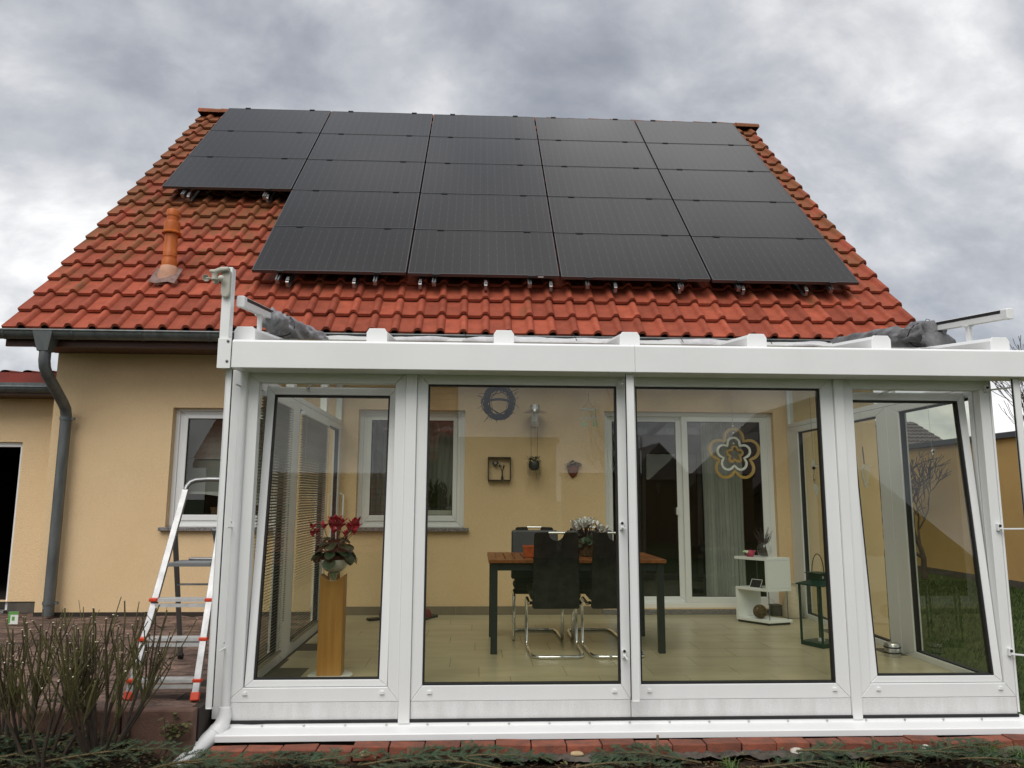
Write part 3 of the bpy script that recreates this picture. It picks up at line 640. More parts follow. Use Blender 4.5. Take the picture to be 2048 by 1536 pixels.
# front bays: outer frame bars with mitred corners
BAYS = [(-1.500, -0.462, (0.100, 0.068, 0.083, 0.08)), (-0.389, 0.9645, (0.069, 0.0575, 0.090, 0.08)), (0.9665, 2.352, (0.0635, 0.087, 0.088, 0.08)), (2.416, 3.421, (0.069, 0.066, 0.083, 0.08))]
ZB, ZT = -0.032, 2.002
for i, (a, b, w) in enumerate(BAYS):
    f = obj('fixed_window' if i in (1, 2) else 'window_frame', MB().ring(a, b, ZB, ZT, w, 0.652, 0.722, ID), M['pvc'], cons, bevel=CB)
    if i in (1, 2):
        p0, p1, q0, q1 = a + w[0], b - w[1], ZB + w[2], ZT - w[3]
        obj('gasket', MB().ring(p0, p1, q0, q1, 0.011, 0.660, 0.700, ID), M['gasket'], f)
        obj('pane', MB().quad((p0 + .002, 0.672, q0 + .002), (p1 - .002, 0.672, q0 + .002), (p1 - .002, 0.672, q1 - .002), (p0 + .002, 0.672, q1 - .002)), M['glass'], f)
    for xx in (a + 0.10, b - 0.115):
        obj('drain_cap', MB().prism([(0, 0), (0.030, 0), (0.0255, 0.019), (0.0045, 0.019)], 0.640, 0.651, lambda u, d, v, xx=xx: (xx + u, d, 0.012 + v)), M['pvc'], f, bevel=0.002)
    obj('base_panel', MB().box(a + .001, b - .001, 0.654, 0.722, -0.135, ZB - 0.0015), M['pvc_d'], cons, bevel=0.002)
obj('mullion', MB().box(-0.4605, -0.3905, 0.634, 0.70, -0.156, 2.004), M['alu'], cons, bevel=CB)
obj('mullion', MB().box(2.3535, 2.4145, 0.634, 0.70, -0.156, 2.004), M['alu'], cons, bevel=CB)
obj('header', MB().box(-1.56, 3.43, 0.662, 0.735, 2.006, 2.10), M['pvc'], cons)
# wavy black seal strip and the sill with its screws
sm_ = MB(); n = 120
for i in range(n + 1):
    x = -1.49 + (3.42 + 1.49) * i / n
    sag = 0.006 * nz(x * 2.3, 1.7) + (0.010 * math.exp(-((x + 1.33) / 0.10) ** 2)) - 0.004
    sm_.v += [(x, 0.640, -0.134 - abs(sag) * 0.4), (x, 0.640, -0.150 - max(0, sag)), (x, 0.655, -0.150 - max(0, sag)), (x, 0.655, -0.134)]
for i in range(n):
    for k in range(4): a0 = i * 4; k2 = (k + 1) % 4; sm_.f.append((a0 + k, a0 + k2, a0 + 4 + k2, a0 + 4 + k)); sm_.m.append(0)
obj('rubber_seal', sm_, M['gasket'], cons)
sill = obj('sill', MB().prism([(0.662, -0.148), (0.645, -0.150), (0.640, -0.170), (0.535, -0.182), (0.530, -0.188), (0.530, -0.222), (0.56, -0.228), (0.70, -0.228), (0.70, -0.148)], -1.515, 3.47, lambda u, d, v: (d, u, v)), M['alu'], cons, bevel=0.0025)
x = -1.27
while x < 3.4:
    obj('screw', MB().lathe([(0.0065, 0.0), (0.0065, 0.003), (0.0, 0.005)], (x, 0.641, -0.161), 8, (0, -1, 0.1)), M['steel'], sill, smooth=True); x += 0.247
obj('base_wall', MB().box(-1.5, 3.42, 0.60, 0.72, -0.36, -0.229), M['joint'], cons)
obj('slab', MB().box(-1.49, 3.42, 0.722, WY - 0.002, -0.35, -0.009), M['grout'], cons)
# floor tiles
fl_me = MB().box(-0.2985, 0.2985, -0.1485, 0.1485, -0.009, 0.0).mesh('floor_tile', mats=[M['floor']])
floor = obj('floor', MB().box(-1.40, 3.36, 0.74, WY - 0.01, -0.0088, -0.0015), M['grout'], cons)
row = 0; yy = WY - 0.16
while yy > 0.85:
    xx = -1.35 + (row * 0.21) % 0.6
    while xx < 3.36:
        x0 = max(xx - 0.3, -1.40); x1 = min(xx + 0.3, 3.36)
        if x1 - x0 > 0.05: inst('floor_tile', fl_me, floor, ((x0 + x1) / 2, yy, 0.0), (0, 0, 0), ((x1 - x0) / 0.6, 1, 1))
        xx += 0.6
    yy -= 0.3; row += 1
x = -1.4
while x < 1.32:
    x1 = min(x + 0.6, 1.325); obj('skirting_tile', MB().box(x + .001, x1 - .001, WY - 0.012, WY - 0.001, 0.001, 0.085), M['skirt'], floor); x += 0.6
x = 3.255; obj('skirting_tile', MB().box(x, 3.35, WY - 0.012, WY - 0.001, 0.001, 0.085), M['skirt'], floor)
# beam with gutter, roof
for a, b in ((-1.520, 0.9905), (0.9915, 3.66)):
    obj('front_beam', MB().prism([(0.45, 1.983), (0.45, 2.148), (0.462, 2.161), (0.70, 2.161), (0.70, 2.012), (0.64, 1.983)], a, b, lambda u, d, v: (d, u, v)), M['alu'], cons, bevel=0.003)
RS = math.tan(R(6.6)); rz = lambda y: 2.205 + (y - 0.56) * RS
RAF = [-1.485, -0.65, 0.165, 0.985, 1.825, 2.66, 3.47]
for i, x in enumerate(RAF):
    def TR(u, d, v, x=x): return (x + u, d, rz(d) + v)
    hw = 0.062
    rf = obj('rafter', MB().prism([(-hw, -0.06), (hw, -0.06), (hw, 0.035), (hw - 0.016, 0.058), (-hw + 0.016, 0.058), (-hw, 0.035)], 0.585, 3.80, TR), M['alu'], cons, bevel=0.003)
    obj('end_cap', MB().prism([(-hw - .004, -0.03), (hw + .004, -0.03), (hw + .004, 0.035), (hw - 0.013, 0.062), (-hw + 0.013, 0.062), (-hw - .004, 0.035)], 0.57, 0.5845, TR), M['pvc'], rf, bevel=0.003)
for x, x2 in zip(RAF, RAF[1:]):
    obj('roof_pane', MB().quad((x + .06, 0.62, rz(.62) - .01), (x2 - .06, 0.62, rz(.62) - .01), (x2 - .06, 3.82, rz(3.82) - .01), (x + .06, 3.82, rz(3.82) - .01)), M['glass_roof'], cons)
obj('wall_rail', MB().box(-1.5, 3.5, 3.805, WY - 0.002, 2.47, 2.60), M['alu'], cons)
# tilted casements
def casement(x0, x1, tipy):
    H = 1.872; th = math.asin(tipy / H); c_, s_ = math.cos(th), math.sin(th)
    def T(u, d, v): return (u, 0.664 + v * s_ + d * c_, 0.054 + v * c_ - d * s_)
    fo = obj('casement', MB().ring(x0, x1, 0, H, (0.050, 0.050, 0.040, 0.052), 0.0, 0.058, T), M['pvc'], cons, bevel=CB)
    obj('gasket', MB().ring(x0 + .05, x1 - .05, 0.040, H - .052, 0.011, 0.006, 0.045, T), M['gasket'], fo)
    obj('edge_seal', MB().ring(x0 - .004, x1 + .004, 0.0, H + .004, 0.006, 0.012, 0.030, T), M['gasket'], fo)
    obj('pane', MB().quad(T(x0 + .052, .02, .042), T(x1 - .052, .02, .042), T(x1 - .052, .02, H - .054), T(x0 + .052, .02, H - .054)), M['glass'], fo)
    obj('stay_arm', MB().bar(T(x0 + 0.25, .03, H - .01), (x0 + 0.33, 0.70, 1.935), 0.012, 0.008), M['steel'], fo)
    obj('handle', MB().box(x0 - 0.0, x0 + 0.0, 0, 0, 0, 0) if False else MB().box(x1 - .045 if x0 < 0 else x0 + .01, x1 - .02 if x0 < 0 else x0 + .035, 0.76, 0.80, 0.95, 1.08), M['pvc'], fo, bevel=0.003)
casement(-1.394, -0.534, 0.165); casement(2.490, 3.350, 0.145)
# side walls
def side_wall(T, bays, name):
    """T(u, d, v) with u along y; bays: (u0, u1, widths, is_door)"""
    for (u0, u1, w, isdoor) in bays:
        zb = 0.0 if isdoor else -0.01
        f = obj('side_door' if isdoor else 'side_window', MB().ring(u0, u1, zb, 1.95, w, 0.0, 0.07, T), M['pvc'], cons, bevel=CB)
        a, b, c, d = u0 + w[0], u1 - w[1], zb + w[2], 1.95 - w[3]
        obj('gasket', MB().ring(a, b, c, d, 0.012, 0.012, 0.05, T), M['gasket'], f)
        obj('pane', MB().quad(T(a + .002, .03, c + .002), T(b - .002, .03, c + .002), T(b - .002, .03, d - .002), T(a + .002, .03, d - .002)), M['glass'], f)
        if isdoor:
            hb = MB(); y_ = u1 - 0.05; p = [T(y_, -.002, 0.98), T(y_, -.05, 0.99), T(y_, -.05, 1.22), T(y_, -.002, 1.23)]
            hb.tube(p, 0.010, 8); obj('handle', hb, M['pvc'], f, smooth=True)
        # transom light above, following the roof slope
        g = MB(); z0, g0, g1 = 1.955, rz(u0) - 0.07, rz(u1) - 0.07
        for poly in ([(u0, z0), (u1, z0), (u1, z0 + .04), (u0, z0 + .04)], [(u0, g0 - .04), (u1, g1 - .04), (u1, g1), (u0, g0)], [(u0, z0 + .0405), (u0 + .04, z0 + .0405), (u0 + .04, g0 - .0385), (u0, g0 - .0405)], [(u1 - .04, z0 + .0405), (u1, z0 + .0405), (u1, g1 - .0405), (u1 - .04, g1 - .042)]):
            g.prism(poly, 0.003, 0.067, T)
        tf = obj('transom_window', g, M['pvc'], cons)
        obj('pane', MB().quad(T(u0 + .03, .03, z0 + .03), T(u1 - .03, .03, z0 + .03), T(u1 - .03, .03, g1 - .03), T(u0 + .03, .03, g0 - .03)), M['glass'], tf)
side_wall(lambda u, d, v: (-1.432 - d, u, v), [(0.742, 1.752, (0.06, 0.19, 0.085, 0.05), False), (1.757, 3.045, (0.19, 0.045, 0.085, 0.05), False), (3.05, 3.845, (0.06, 0.11, 0.09, 0.06), True)], 'left')
side_wall(lambda u, d, v: (3.362 + d, u, v), [(0.742, 1.83, (0.045, 0.17, 0.055, 0.06), False), (1.835, 3.845, (0.165, 0.27, 0.055, 0.06), False)], 'right')
obj('side_rail', MB().box(-1.50, -1.43, 0.742, 3.845, -0.20, -0.012), M['pvc'], cons)
obj('side_rail', MB().box(3.36, 3.43, 0.742, 3.845, -0.20, -0.012), M['pvc'], cons)
# outside guide rails for a drop blind with their brackets
for x0, x1, z0, z1, br, ex in ((-1.566, -1.530, -0.03, 1.99, (0.30, 1.02, 1.90), (-1.545, -1.50)), (0.943, 0.991, -0.008, 1.99, (0.24, 1.02, 1.93), (0.905, 0.943)), (3.487, 3.530, -0.03, 1.99, (0.24, 1.02, 1.93), (3.40, 3.488))):
    g = obj('guide_rail', MB().ring(x0, x1, z0, z1, 0.004, 0.505, 0.53, ID).box(x0 + .003, x1 - .003, 0.509, 0.528, z0 + .003, z1 - .003), M['alu'], cons, bevel=0.0015)
    obj('groove', MB().box(x1 - .001, x1 + .0025, 0.512, 0.524, z0 + .01, z1 - .01) if x0 < 0 else MB().box(x0 - .0025, x0 + .001, 0.512, 0.524, z0 + .01, z1 - .01), M['gasket'], g)
    for z in br:
        bx = x1 + 0.008 if x0 < 0 else x0 - 0.03
        b = MB().box(bx, bx + 0.024, 0.628, 0.650, z - .022, z + .024); b.box(bx + .006, bx + .018, 0.53, 0.629, z - .014, z - .004)
        if x0 > 3: b = MB().box(3.385, 3.41, 0.63, 0.65, z - .022, z + .024); b.bar((3.397, 0.632, z - .01), (3.50, 0.528, z - .005), 0.014, 0.010)
        bo = obj('rail_bracket', b, M['pvc'], g, bevel=0.002)
obj('bracket_screw', MB().lathe([(0.009, 0), (0.009, .004), (0, .006)], (3.398, 0.629, 1.937), 10, (0, -1, 0)), M['gasket'], cons)
for x, z in ((-1.510, 1.04), (-1.510, 0.32), (0.925, 1.04), (0.925, 0.26), (3.398, 1.03), (3.398, 0.25)):
    obj('bracket_screw', MB().lathe([(0.009, 0), (0.009, .004), (0, .006)], (x, 0.627, z), 10, (0, -1, 0)), M['gasket'], cons)
# rain pipe of the conservatory
pm = MB(); pm.tube([(-1.492, 0.634, 1.99), (-1.492, 0.634, -0.09)], 0.026, 14)
dpipe = obj('rain_pipe', pm, M['alu'], cons, smooth=True)
e = MB().tube([(-1.492, 0.634, -0.05), (-1.492, 0.632, -0.10), (-1.500, 0.620, -0.145), (-1.525, 0.590, -0.180), (-1.59, 0.47, -0.245), (-1.655, 0.35, -0.305)], [0.034, 0.042, 0.045, 0.045, 0.045, 0.045], 16)
e.tube([(-1.515, 0.598, -0.172), (-1.527, 0.578, -0.190)], 0.051, 16)
obj('outlet_pipe', e, M['alu'], dpipe, smooth=True)

# end post carrying the wind sensor
ep = thing('end_post', 'white aluminium post rising at the left end of the conservatory beam', 'post', (-1.57, 0.53, 2.0))
obj('post_profile', MB().box(-1.602, -1.545, 0.452, 0.52, 1.985, 2.622), M['alu'], ep, bevel=0.003)
obj('end_plate', MB().box(-1.603, -1.523, 0.440, 0.4485, 1.976, 2.163), M['alu'], ep, bevel=0.002)
for z in (2.02, 2.145): obj('bolt', MB().lathe([(0.0085, 0), (0.0085, .004), (0, .007)], (-1.542, 0.440, z), 10, (0, -1, 0)), M['zinc'], ep, smooth=True)
ws = thing('wind_sensor', 'beige wind sensor with spinning cups on the white end post', 'wind sensor', (-1.575, 0.47, 2.5))
obj('housing', MB().prism([(-1.602, 2.445), (-1.592, 2.425), (-1.575, 2.418), (-1.558, 2.425), (-1.548, 2.445), (-1.548, 2.592), (-1.602, 2.592)], 0.422, 0.4515, ID), M['sensor'], ws, bevel=0.006)
obj('arm', MB().prism([(-1.55, 2.585), (-1.55, 2.608), (-1.60, 2.606), (-1.640, 2.590), (-1.668, 2.588), (-1.672, 2.572), (-1.640, 2.564), (-1.60, 2.578)], 0.392, 0.435, ID), M['sensor'], ws, bevel=0.008)
obj('bearing', MB().lathe([(0.0, -0.062), (0.006, -0.06), (0.008, -0.045), (0.020, -0.040), (0.021, -0.030), (0.017, -0.028), (0.017, 0.0), (0.022, 0.006)], (-1.640, 0.412, 2.565), 14), M['sensor'], ws, smooth=True)
for a in (100, 215, 335):
    ca, sa_ = math.cos(R(a)), math.sin(R(a)); c = (-1.640 + ca * 0.052, 0.412 - abs(sa_) * 0.045 if a != 100 else 0.457, 2.530)
    tdir = (-sa_, ca, 0)
    cup = MB().lathe([(0.001, -0.020), (0.012, -0.017), (0.019, -0.008), (0.022, 0.0), (0.020, 0.0), (0.017, -0.008), (0.010, -0.015), (0.001, -0.017)], c, 14, tdir); cup.tube([(-1.640, 0.412, 2.532), c], 0.004, 6)
    obj('cup', cup, M['sensor'], ws, smooth=True)

# awning above the glass roof
aw = thing('awning', 'white awning rails standing on struts above the conservatory roof', 'awning', (0.98, 1.0, 2.3))
az = lambda y: 2.425 + (y - 0.55) * RS
for x, sg in ((-1.512, 1), (3.535, -1)):
    def TA(u, d, v, x=x): return (x + u, d, az(d) + v)
    r_ = obj('side_rail', MB().prism([(-.022, -.034), (.022, -.034), (.022, .034), (-.022, .034)], 0.585, 3.0, TA), M['alu'], aw, bevel=0.003)
    obj('slot', MB().prism([(sg * .0215, .008), (sg * .0235, .008), (sg * .0235, .030), (sg * .0215, .030)], 0.60, 2.98, TA), M['gasket'], r_)
    obj('end_cap', MB().prism([(-.026, -.030), (-.018, -.038), (.018, -.038), (.026, -.030), (.026, .03), (.018, .038), (-.018, .038), (-.026, .03)], 0.535, 0.584, TA), M['pvc'], r_, bevel=0.006)
    for y in (0.97, 2.6):
        b = MB().box(x - .012, x + .012, y - .02, y + .02, rz(y) + .058, az(y) - .034); b.box(x - .030, x + .030, y - .03, y + .03, rz(y) + .056, rz(y) + .064); b.box(x - .03, x + .03, y - .025, y + .025, az(y) - .041, az(y) - .034)
        obj('strut', b, M['alu'], aw, bevel=0.002)
obj('cassette', MB().box(-1.5, 3.52, 2.86, 2.98, 2.58, 2.70), M['alu'], aw)
def lumpy(path, rfun, nseg, n=18, seed=0.0, amp=0.25, squash=1.0):
    mb = MB(); pts = [Vector(p) for p in path]; m_ = len(pts) - 1
    def at(t):
        f_ = t * m_; i = min(int(f_), m_ - 1); return pts[i].lerp(pts[i + 1], f_ - i)
    for i in range(nseg + 1):
        t = i / nseg; c = at(t); tn = (at(min(1, t + .01)) - at(max(0, t - .01))).normalized(); sx = tn.cross(Vector((0, 0, 1))).normalized(); sy = sx.cross(tn)
        for k in range(n):
            a = 2 * math.pi * k / n; r_ = rfun(t)
            q = c + sx * math.cos(a) + sy * math.sin(a)
            d_ = nz(q.x * 3.1 + t * 2, math.cos(a) * 1.6 + seed, math.sin(a) * 1.6 + t * 6) + 0.9 * (0.45 - abs(nz(t * 4.5 + seed, math.cos(a) * 2.6 + t * 3, math.sin(a) * 2.6))) - 0.15 + 0.10 * nz(t * 15, math.cos(a) * 3 + seed, math.sin(a) * 3)
            d_ += 0.22 * math.sin(a * 4 + t * 10 + seed) + 0.14 * math.sin(a * 7 - t * 7)
            r_ *= 1 + amp * d_ * 1.35
            mb.v.append(tuple(c + sx * (math.cos(a) * r_) + sy * (math.sin(a) * r_ * squash)))
    for i in range(nseg):
        for k in range(n): k2 = (k + 1) % n; mb.f.append((i * n + k, i * n + k2, (i + 1) * n + k2, (i + 1) * n + k)); mb.m.append(0)
    mb.f += [tuple(range(n)), tuple(nseg * n + k for k in range(n))]; mb.m += [0, 0]; return mb
cov = thing('awning_cover', 'grey cloth cover bundled and tied round the awning rails and cassette', 'cloth cover', (0.98, 2.9, 2.6))
def pinch(t, ties, base, lo): return base * min([1.0] + [lo + (1 - lo) * min(1, abs(t - q) / 0.06) for q in ties])
lp = [(-1.50, y, az(y) - 0.045) for y in (1.17, 1.5, 1.9, 2.4, 2.95)]
obj('left_sleeve', lumpy(lp, lambda t: pinch(t, (0.20, 0.62), 0.078, 0.72) * (0.72 if t < .03 else 1), 140, 32, 1.0, 0.27, 1.0), mat('silver_cover_cloth', (0.34, 0.34, 0.35), 0.6, col2=(0.17, 0.17, 0.18), vs=8, bump=0.4, bs=55), cov, smooth=2)
rp = [(3.51, y, az(y) - 0.055) for y in (1.30, 1.45, 1.8, 2.3, 2.95)]
obj('right_sleeve', lumpy(rp, lambda t: pinch(t, (0.13, 0.45), 0.098, 0.66), 140, 32, 5.0, 0.30, 1.0), M['grey_cloth'], cov, smooth=2)
fm = MB(); q = random.Random(4)
base = [(3.42, 1.33, az(1.33) - 0.03), (3.46, 1.27, az(1.3) - .03), (3.60, 1.27, az(1.3) - .02)]
fm.add([(3.40, 1.32, 2.44), (3.50, 1.27, 2.46), (3.58, 1.27, 2.44), (3.42, 1.31, 2.36), (3.50, 1.24, 2.34), (3.60, 1.25, 2.36), (3.47, 1.29, 2.27), (3.52, 1.24, 2.25), (3.57, 1.24, 2.30), (3.63, 1.27, 2.40), (3.65, 1.26, 2.31)], [(0, 1, 4, 3), (1, 2, 5, 4), (3, 4, 7, 6), (4, 5, 8, 7), (2, 9, 10, 5)])
fo = obj('loose_flap', fm, M['grey_cloth'], cov, smooth=2); so = fo.modifiers.new('thick', 'SOLIDIFY'); so.thickness = 0.006
obj('cassette_sleeve', lumpy([(-1.42, 2.95, 2.625), (-0.3, 2.93, 2.640), (0.7, 2.93, 2.632), (2.0, 2.93, 2.642), (3.45, 2.95, 2.63)], lambda t: pinch(t, (0.10, 0.27, 0.49, 0.68, 0.86), 0.088, 0.8), 260, 20, 9.0, 0.26, 1.0), M['pale_cloth'], cov, smooth=2)
for (x, y, z, r_, ax) in ((-1.50, 1.53, az(1.53) - .045, 0.088, 'y'), (3.51, 1.51, az(1.51) - .055, 0.100, 'y'), (3.51, 2.05, az(2.05) - .055, 0.100, 'y')):
    b = MB(); b.tube([(x + math.cos(2 * math.pi * k / 14) * r_, y + 0.02 * math.sin(k), z + math.sin(2 * math.pi * k / 14) * r_) for k in range(15)], 0.0045, 5)
    b.tube([(x + .03, y, z + r_), (x + .05, y - .01, z + r_ + .035), (x + .075, y - .01, z + r_ + .03), (x + .07, y, z + r_ + .005)], 0.003, 5)
    obj('tie_cord', b, M['wire'], cov)
for x in (-0.92, -0.10, 0.95, 1.98, 2.85):
    b = MB(); b.tube([(x + 0.02 * math.sin(k), 2.94 + math.cos(2 * math.pi * k / 12) * .082, 2.635 + math.sin(2 * math.pi * k / 12) * .082) for k in range(13)], 0.0045, 5)
    b.tube([(x, 2.86, 2.68), (x - .03, 2.85, 2.735), (x - .045, 2.85, 2.75)], 0.003, 5); obj('tie_cord', b, M['wire'], cov)
# ================================================================ INSIDE THE CONSERVATORY
# blinds on the left wall
for n_, (y0, y1, lab) in enumerate(((0.80, 1.56, 'dark slatted venetian blind on the left glass wall, nearest the front corner'), (1.945, 3.00, 'dark slatted venetian blind on the left glass wall, beside the glass side door'))):
    t = thing('venetian_blind', lab, 'venetian blind', (-1.41, (y0 + y1) / 2, 1.88), 'venetian blinds on the left wall')
    obj('head_rail', MB().box(-1.428, -1.395, y0, y1, 1.855, 1.885), M['pvc'], t, bevel=0.002)
    sl = MB()
    vs = [(-0.0120, -0.0085), (-0.004, -0.001), (0.004, 0.0035), (0.0120, 0.006)]; L_ = y1 - y0
    for i in range(3): sl.quad((vs[i][0], -L_ / 2, vs[i][1]), (vs[i + 1][0], -L_ / 2, vs[i + 1][1]), (vs[i + 1][0], L_ / 2, vs[i + 1][1]), (vs[i][0], L_ / 2, vs[i][1]))
    sme = sl.mesh('slat', smooth=True, mats=[M['slat']]); z = 1.842
    while z > 0.11:
        inst('slat', sme, t, (-1.411, (y0 + y1) / 2, z), (0, rnd.uniform(-.04, .04), 0)); z -= 0.0205
    obj('bottom_rail', MB().box(-1.422, -1.400, y0, y1, 0.085, 0.098), M['slat'], t)
    for yy in (y0 + 0.10, y1 - 0.10): obj('cord', MB().tube([(-1.398, yy, 1.86), (-1.398, yy, 0.09)], 0.0012, 4), M['thread'], t)
    bead = MB()
    for side in (0, 1):
        z = 1.84
        while z > 0.30: bead.box(-1.396, -1.388, y1 - 0.035 + side * .014, y1 - 0.028 + side * .014, z, z + 0.008); z -= 0.016
    obj('bead_chain', bead, M['thread'], t)

# plant column with a bowl of red cyclamen
cx, cy = -0.975, 1.18
t = thing('plant_column', 'tall oak column with a chrome neck holding a white bowl of red flowers', 'plant stand', (cx, cy, 0))
poly = [(-.082, 0.014), (.082, 0.014)] + [(.082 - .164 * k / 10, 0.672 - 0.040 * math.sin(math.pi * k / 10)) for k in range(11)]
col = MB()
for k in range(3):
    pass
col.prism([(cx + u, v) for u, v in poly], cy - .06, cy + .06, ID); obj('column', col, M['oak'], t, bevel=0.003)
obj('foot_plate', MB().lathe([(0.15, 0.0), (0.15, 0.010), (0.145, 0.014)], (cx, cy, 0), 28), M['ceramic'], t, smooth=True)
obj('neck', MB().lathe([(0.042, 0.60), (0.042, 0.685)], (cx, cy, 0), 24), M['chrome'], t, smooth=True)
b = thing('flower_bowl', 'white half round bowl on top of the oak column, planted with red cyclamen', 'bowl', (cx, cy, 0.685))
obj('shell', MB().lathe([(0.02, 0.682), (0.05, 0.692), (0.078, 0.715), (0.092, 0.742), (0.098, 0.772), (0.094, 0.772), (0.088, 0.750), (0.0, 0.750)], (cx, cy, 0), 30), M['ceramic'], b, smooth=True)
def leafmesh(mb, c, d, up, w, l, mi=0):
    c = Vector(c); d = Vector(d).normalized(); up = Vector(up); s_ = d.cross(up).normalized(); u_ = s_.cross(d)
    pts = [(0, 0, 0), (-.42, .22, .06), (-.5, .55, .05), (-.3, .88, -.02), (0, 1, -.10), (.3, .88, -.02), (.5, .55, .05), (.42, .22, .06), (0, .5, -.03)]
    vs = [c + s_ * (x * w) + d * (y * l) + u_ * (z * l) for x, y, z in pts]
    mb.add(vs, [(i, i + 1, 8) for i in range(8) if i < 7] + [(7, 0, 8)], mi)
def petal(mb, c, d, side, w, l, mi=0):
    c = Vector(c); d = Vector(d).normalized(); s_ = Vector(side).normalized()
    n_ = d.cross(s_)
    vs = [c, c + d * (l * .5) + s_ * (w * .5) + n_ * (.12 * l), c + d * l + s_ * (w * .2), c + d * l * .97 - s_ * (w * .25), c + d * (l * .5) - s_ * (w * .5) + n_ * (.12 * l)]
    mb.add(vs, [(0, 1, 2, 3, 4)], mi)
def cyclamen(t, c, rad, zb, zl, flowers, pm, seed, nleaf=34, fs=0.042, leafw=0.075, soilr=0.06):
    q = random.Random(seed); lf = MB(); st = MB(); pe = MB(); x, y = c
    for i in range(nleaf):
        a = q.uniform(0, 2 * math.pi); r_ = rad * math.sqrt(q.uniform(0.05, 1)); z = zl + (1 - (r_ / rad) ** 1.5) * 0.085 + q.uniform(-.02, .03) - (0.03 if r_ > rad * .8 else 0)
        d = Vector((math.cos(a), math.sin(a), -0.25 - 0.9 * (r_ / rad) ** 2 + q.uniform(-.3, .3)))
        w = q.uniform(.8, 1.15) * leafw
        leafmesh(lf, (x + math.cos(a) * r_ * .72, y + math.sin(a) * r_ * .72, z), d, (0, 0, 1), w, w * 1.05)
        st.tube([(x + q.uniform(-.02, .02), y + q.uniform(-.02, .02), zb), (x + math.cos(a) * r_ * .72, y + math.sin(a) * r_ * .72, z)], 0.002, 4)
    for (fx, fy, fz) in flowers:
        p0 = Vector((x + fx * .25 + q.uniform(-.015, .015), y + fy * .25, zb + .02)); p2 = Vector((x + fx, y + fy, fz)); p1 = p0.lerp(p2, .55) + Vector((fx * -.04, 0, .02))
        st.tube([p0, p1, p2], [.0028, .0025, .002], 5)
        for k in range(6):
            a = 2 * math.pi * k / 6 + q.uniform(-.4, .4); d = Vector((math.cos(a) * .62 + q.uniform(-.25, .25), math.sin(a) * .62, 1 + q.uniform(-.3, .2)))
            petal(pe, p2 + Vector((0, 0, -.012)), d, Vector((-math.sin(a), math.cos(a), q.uniform(-.3, .3))), fs * .50, fs * q.uniform(.9, 1.45))
    obj('foliage', lf, M['cyc_leaf'], t); obj('stalks', st, M['stalk'], t)
    obj('blossom', pe, pm, t, kind='stuff')
cy_t = thing('red_cyclamen', 'red cyclamen with dark green leaves growing in the white bowl', 'potted plant', (cx, cy, 0.75))
q = random.Random(3)
fl = [(-.150, -.02, .930), (-.160, .0, .985), (-.135, .03, .945), (-.078, -.02, .985)]
fl += [(.005 + q.uniform(-.045, .055), q.uniform(-.06, .05), 1.0 + q.uniform(-.03, .035)) for _ in range(11)] + [(.095 + q.uniform(-.03, .05), q.uniform(-.05, .05), .985 + q.uniform(-.045, .03)) for _ in range(9)] + [(-.005, -.05, .955), (.075, -.03, .935), (.13, 0, .965)]
obj('root_ball', MB().lathe([(0.088, 0.751), (0.088, 0.785), (0.075, 0.80), (0.0, 0.805)], (cx, cy, 0), 18), M['soil'], cy_t, smooth=True)
cyclamen(cy_t, (cx, cy), 0.155, 0.79, 0.82, fl, M['red_petal'], 11, nleaf=46, fs=0.050, leafw=0.082)

# table
TX0, TX1, TY0, TY1, TZ = 0.100, 1.505, 1.84, 2.66, 0.715
t = thing('dining_table', 'slatted teak table on dark metal legs in the conservatory', 'table', (0.8, 2.25, 0))
top = MB()
n_ = 17; sw = (TX1 - TX0 - 0.12) / n_
for i in range(n_):
    for h0, h1 in ((TY0 + .075, (TY0 + TY1) / 2 - .02), ((TY0 + TY1) / 2 + .02, TY1 - .075)):
        x0 = TX0 + .06 + i * sw; obj('slat', MB().box(x0 + .0045, x0 + sw - .0045, h0, h1, TZ - .025, TZ), M['teak'], t, bevel=0.002)
fr = MB(); fr.box(TX0, TX1, TY0, TY0 + .074, TZ - .026, TZ + .001); fr.box(TX0, TX1, TY1 - .074, TY1, TZ - .026, TZ + .001); fr.box(TX0 + .062, TX1 - .062, (TY0 + TY1) / 2 - .0195, (TY0 + TY1) / 2 + .0195, TZ - .025, TZ)
fr.box(TX0, TX0 + .0615, TY0 + .0745, TY1 - .0745, TZ - .026, TZ + .001); fr.box(TX1 - .0615, TX1, TY0 + .0745, TY1 - .0745, TZ - .026, TZ + .001)
obj('table_frame', fr, M['teak'], t, bevel=0.003)
for x in (TX0 + .02, TX1 - .07):
    for y in (TY0 + .02, TY1 - .07): obj('leg', MB().box(x, x + .052, y, y + .052, 0.0, TZ - .027), M['anthracite'], t, bevel=0.003)
ap = MB(); ap.box(TX0 + .073, TX1 - .071, TY0 + .03, TY0 + .055, TZ - .085, TZ - .028); ap.box(TX0 + .073, TX1 - .071, TY1 - .055, TY1 - .03, TZ - .085, TZ - .028); ap.box(TX0 + .03, TX0 + .055, TY0 + .073, TY1 - .071, TZ - .085, TZ - .028); ap.box(TX1 - .055, TX1 - .03, TY0 + .073, TY1 - .071, TZ - .085, TZ - .028)
obj('apron', ap, M['anthracite'], t)

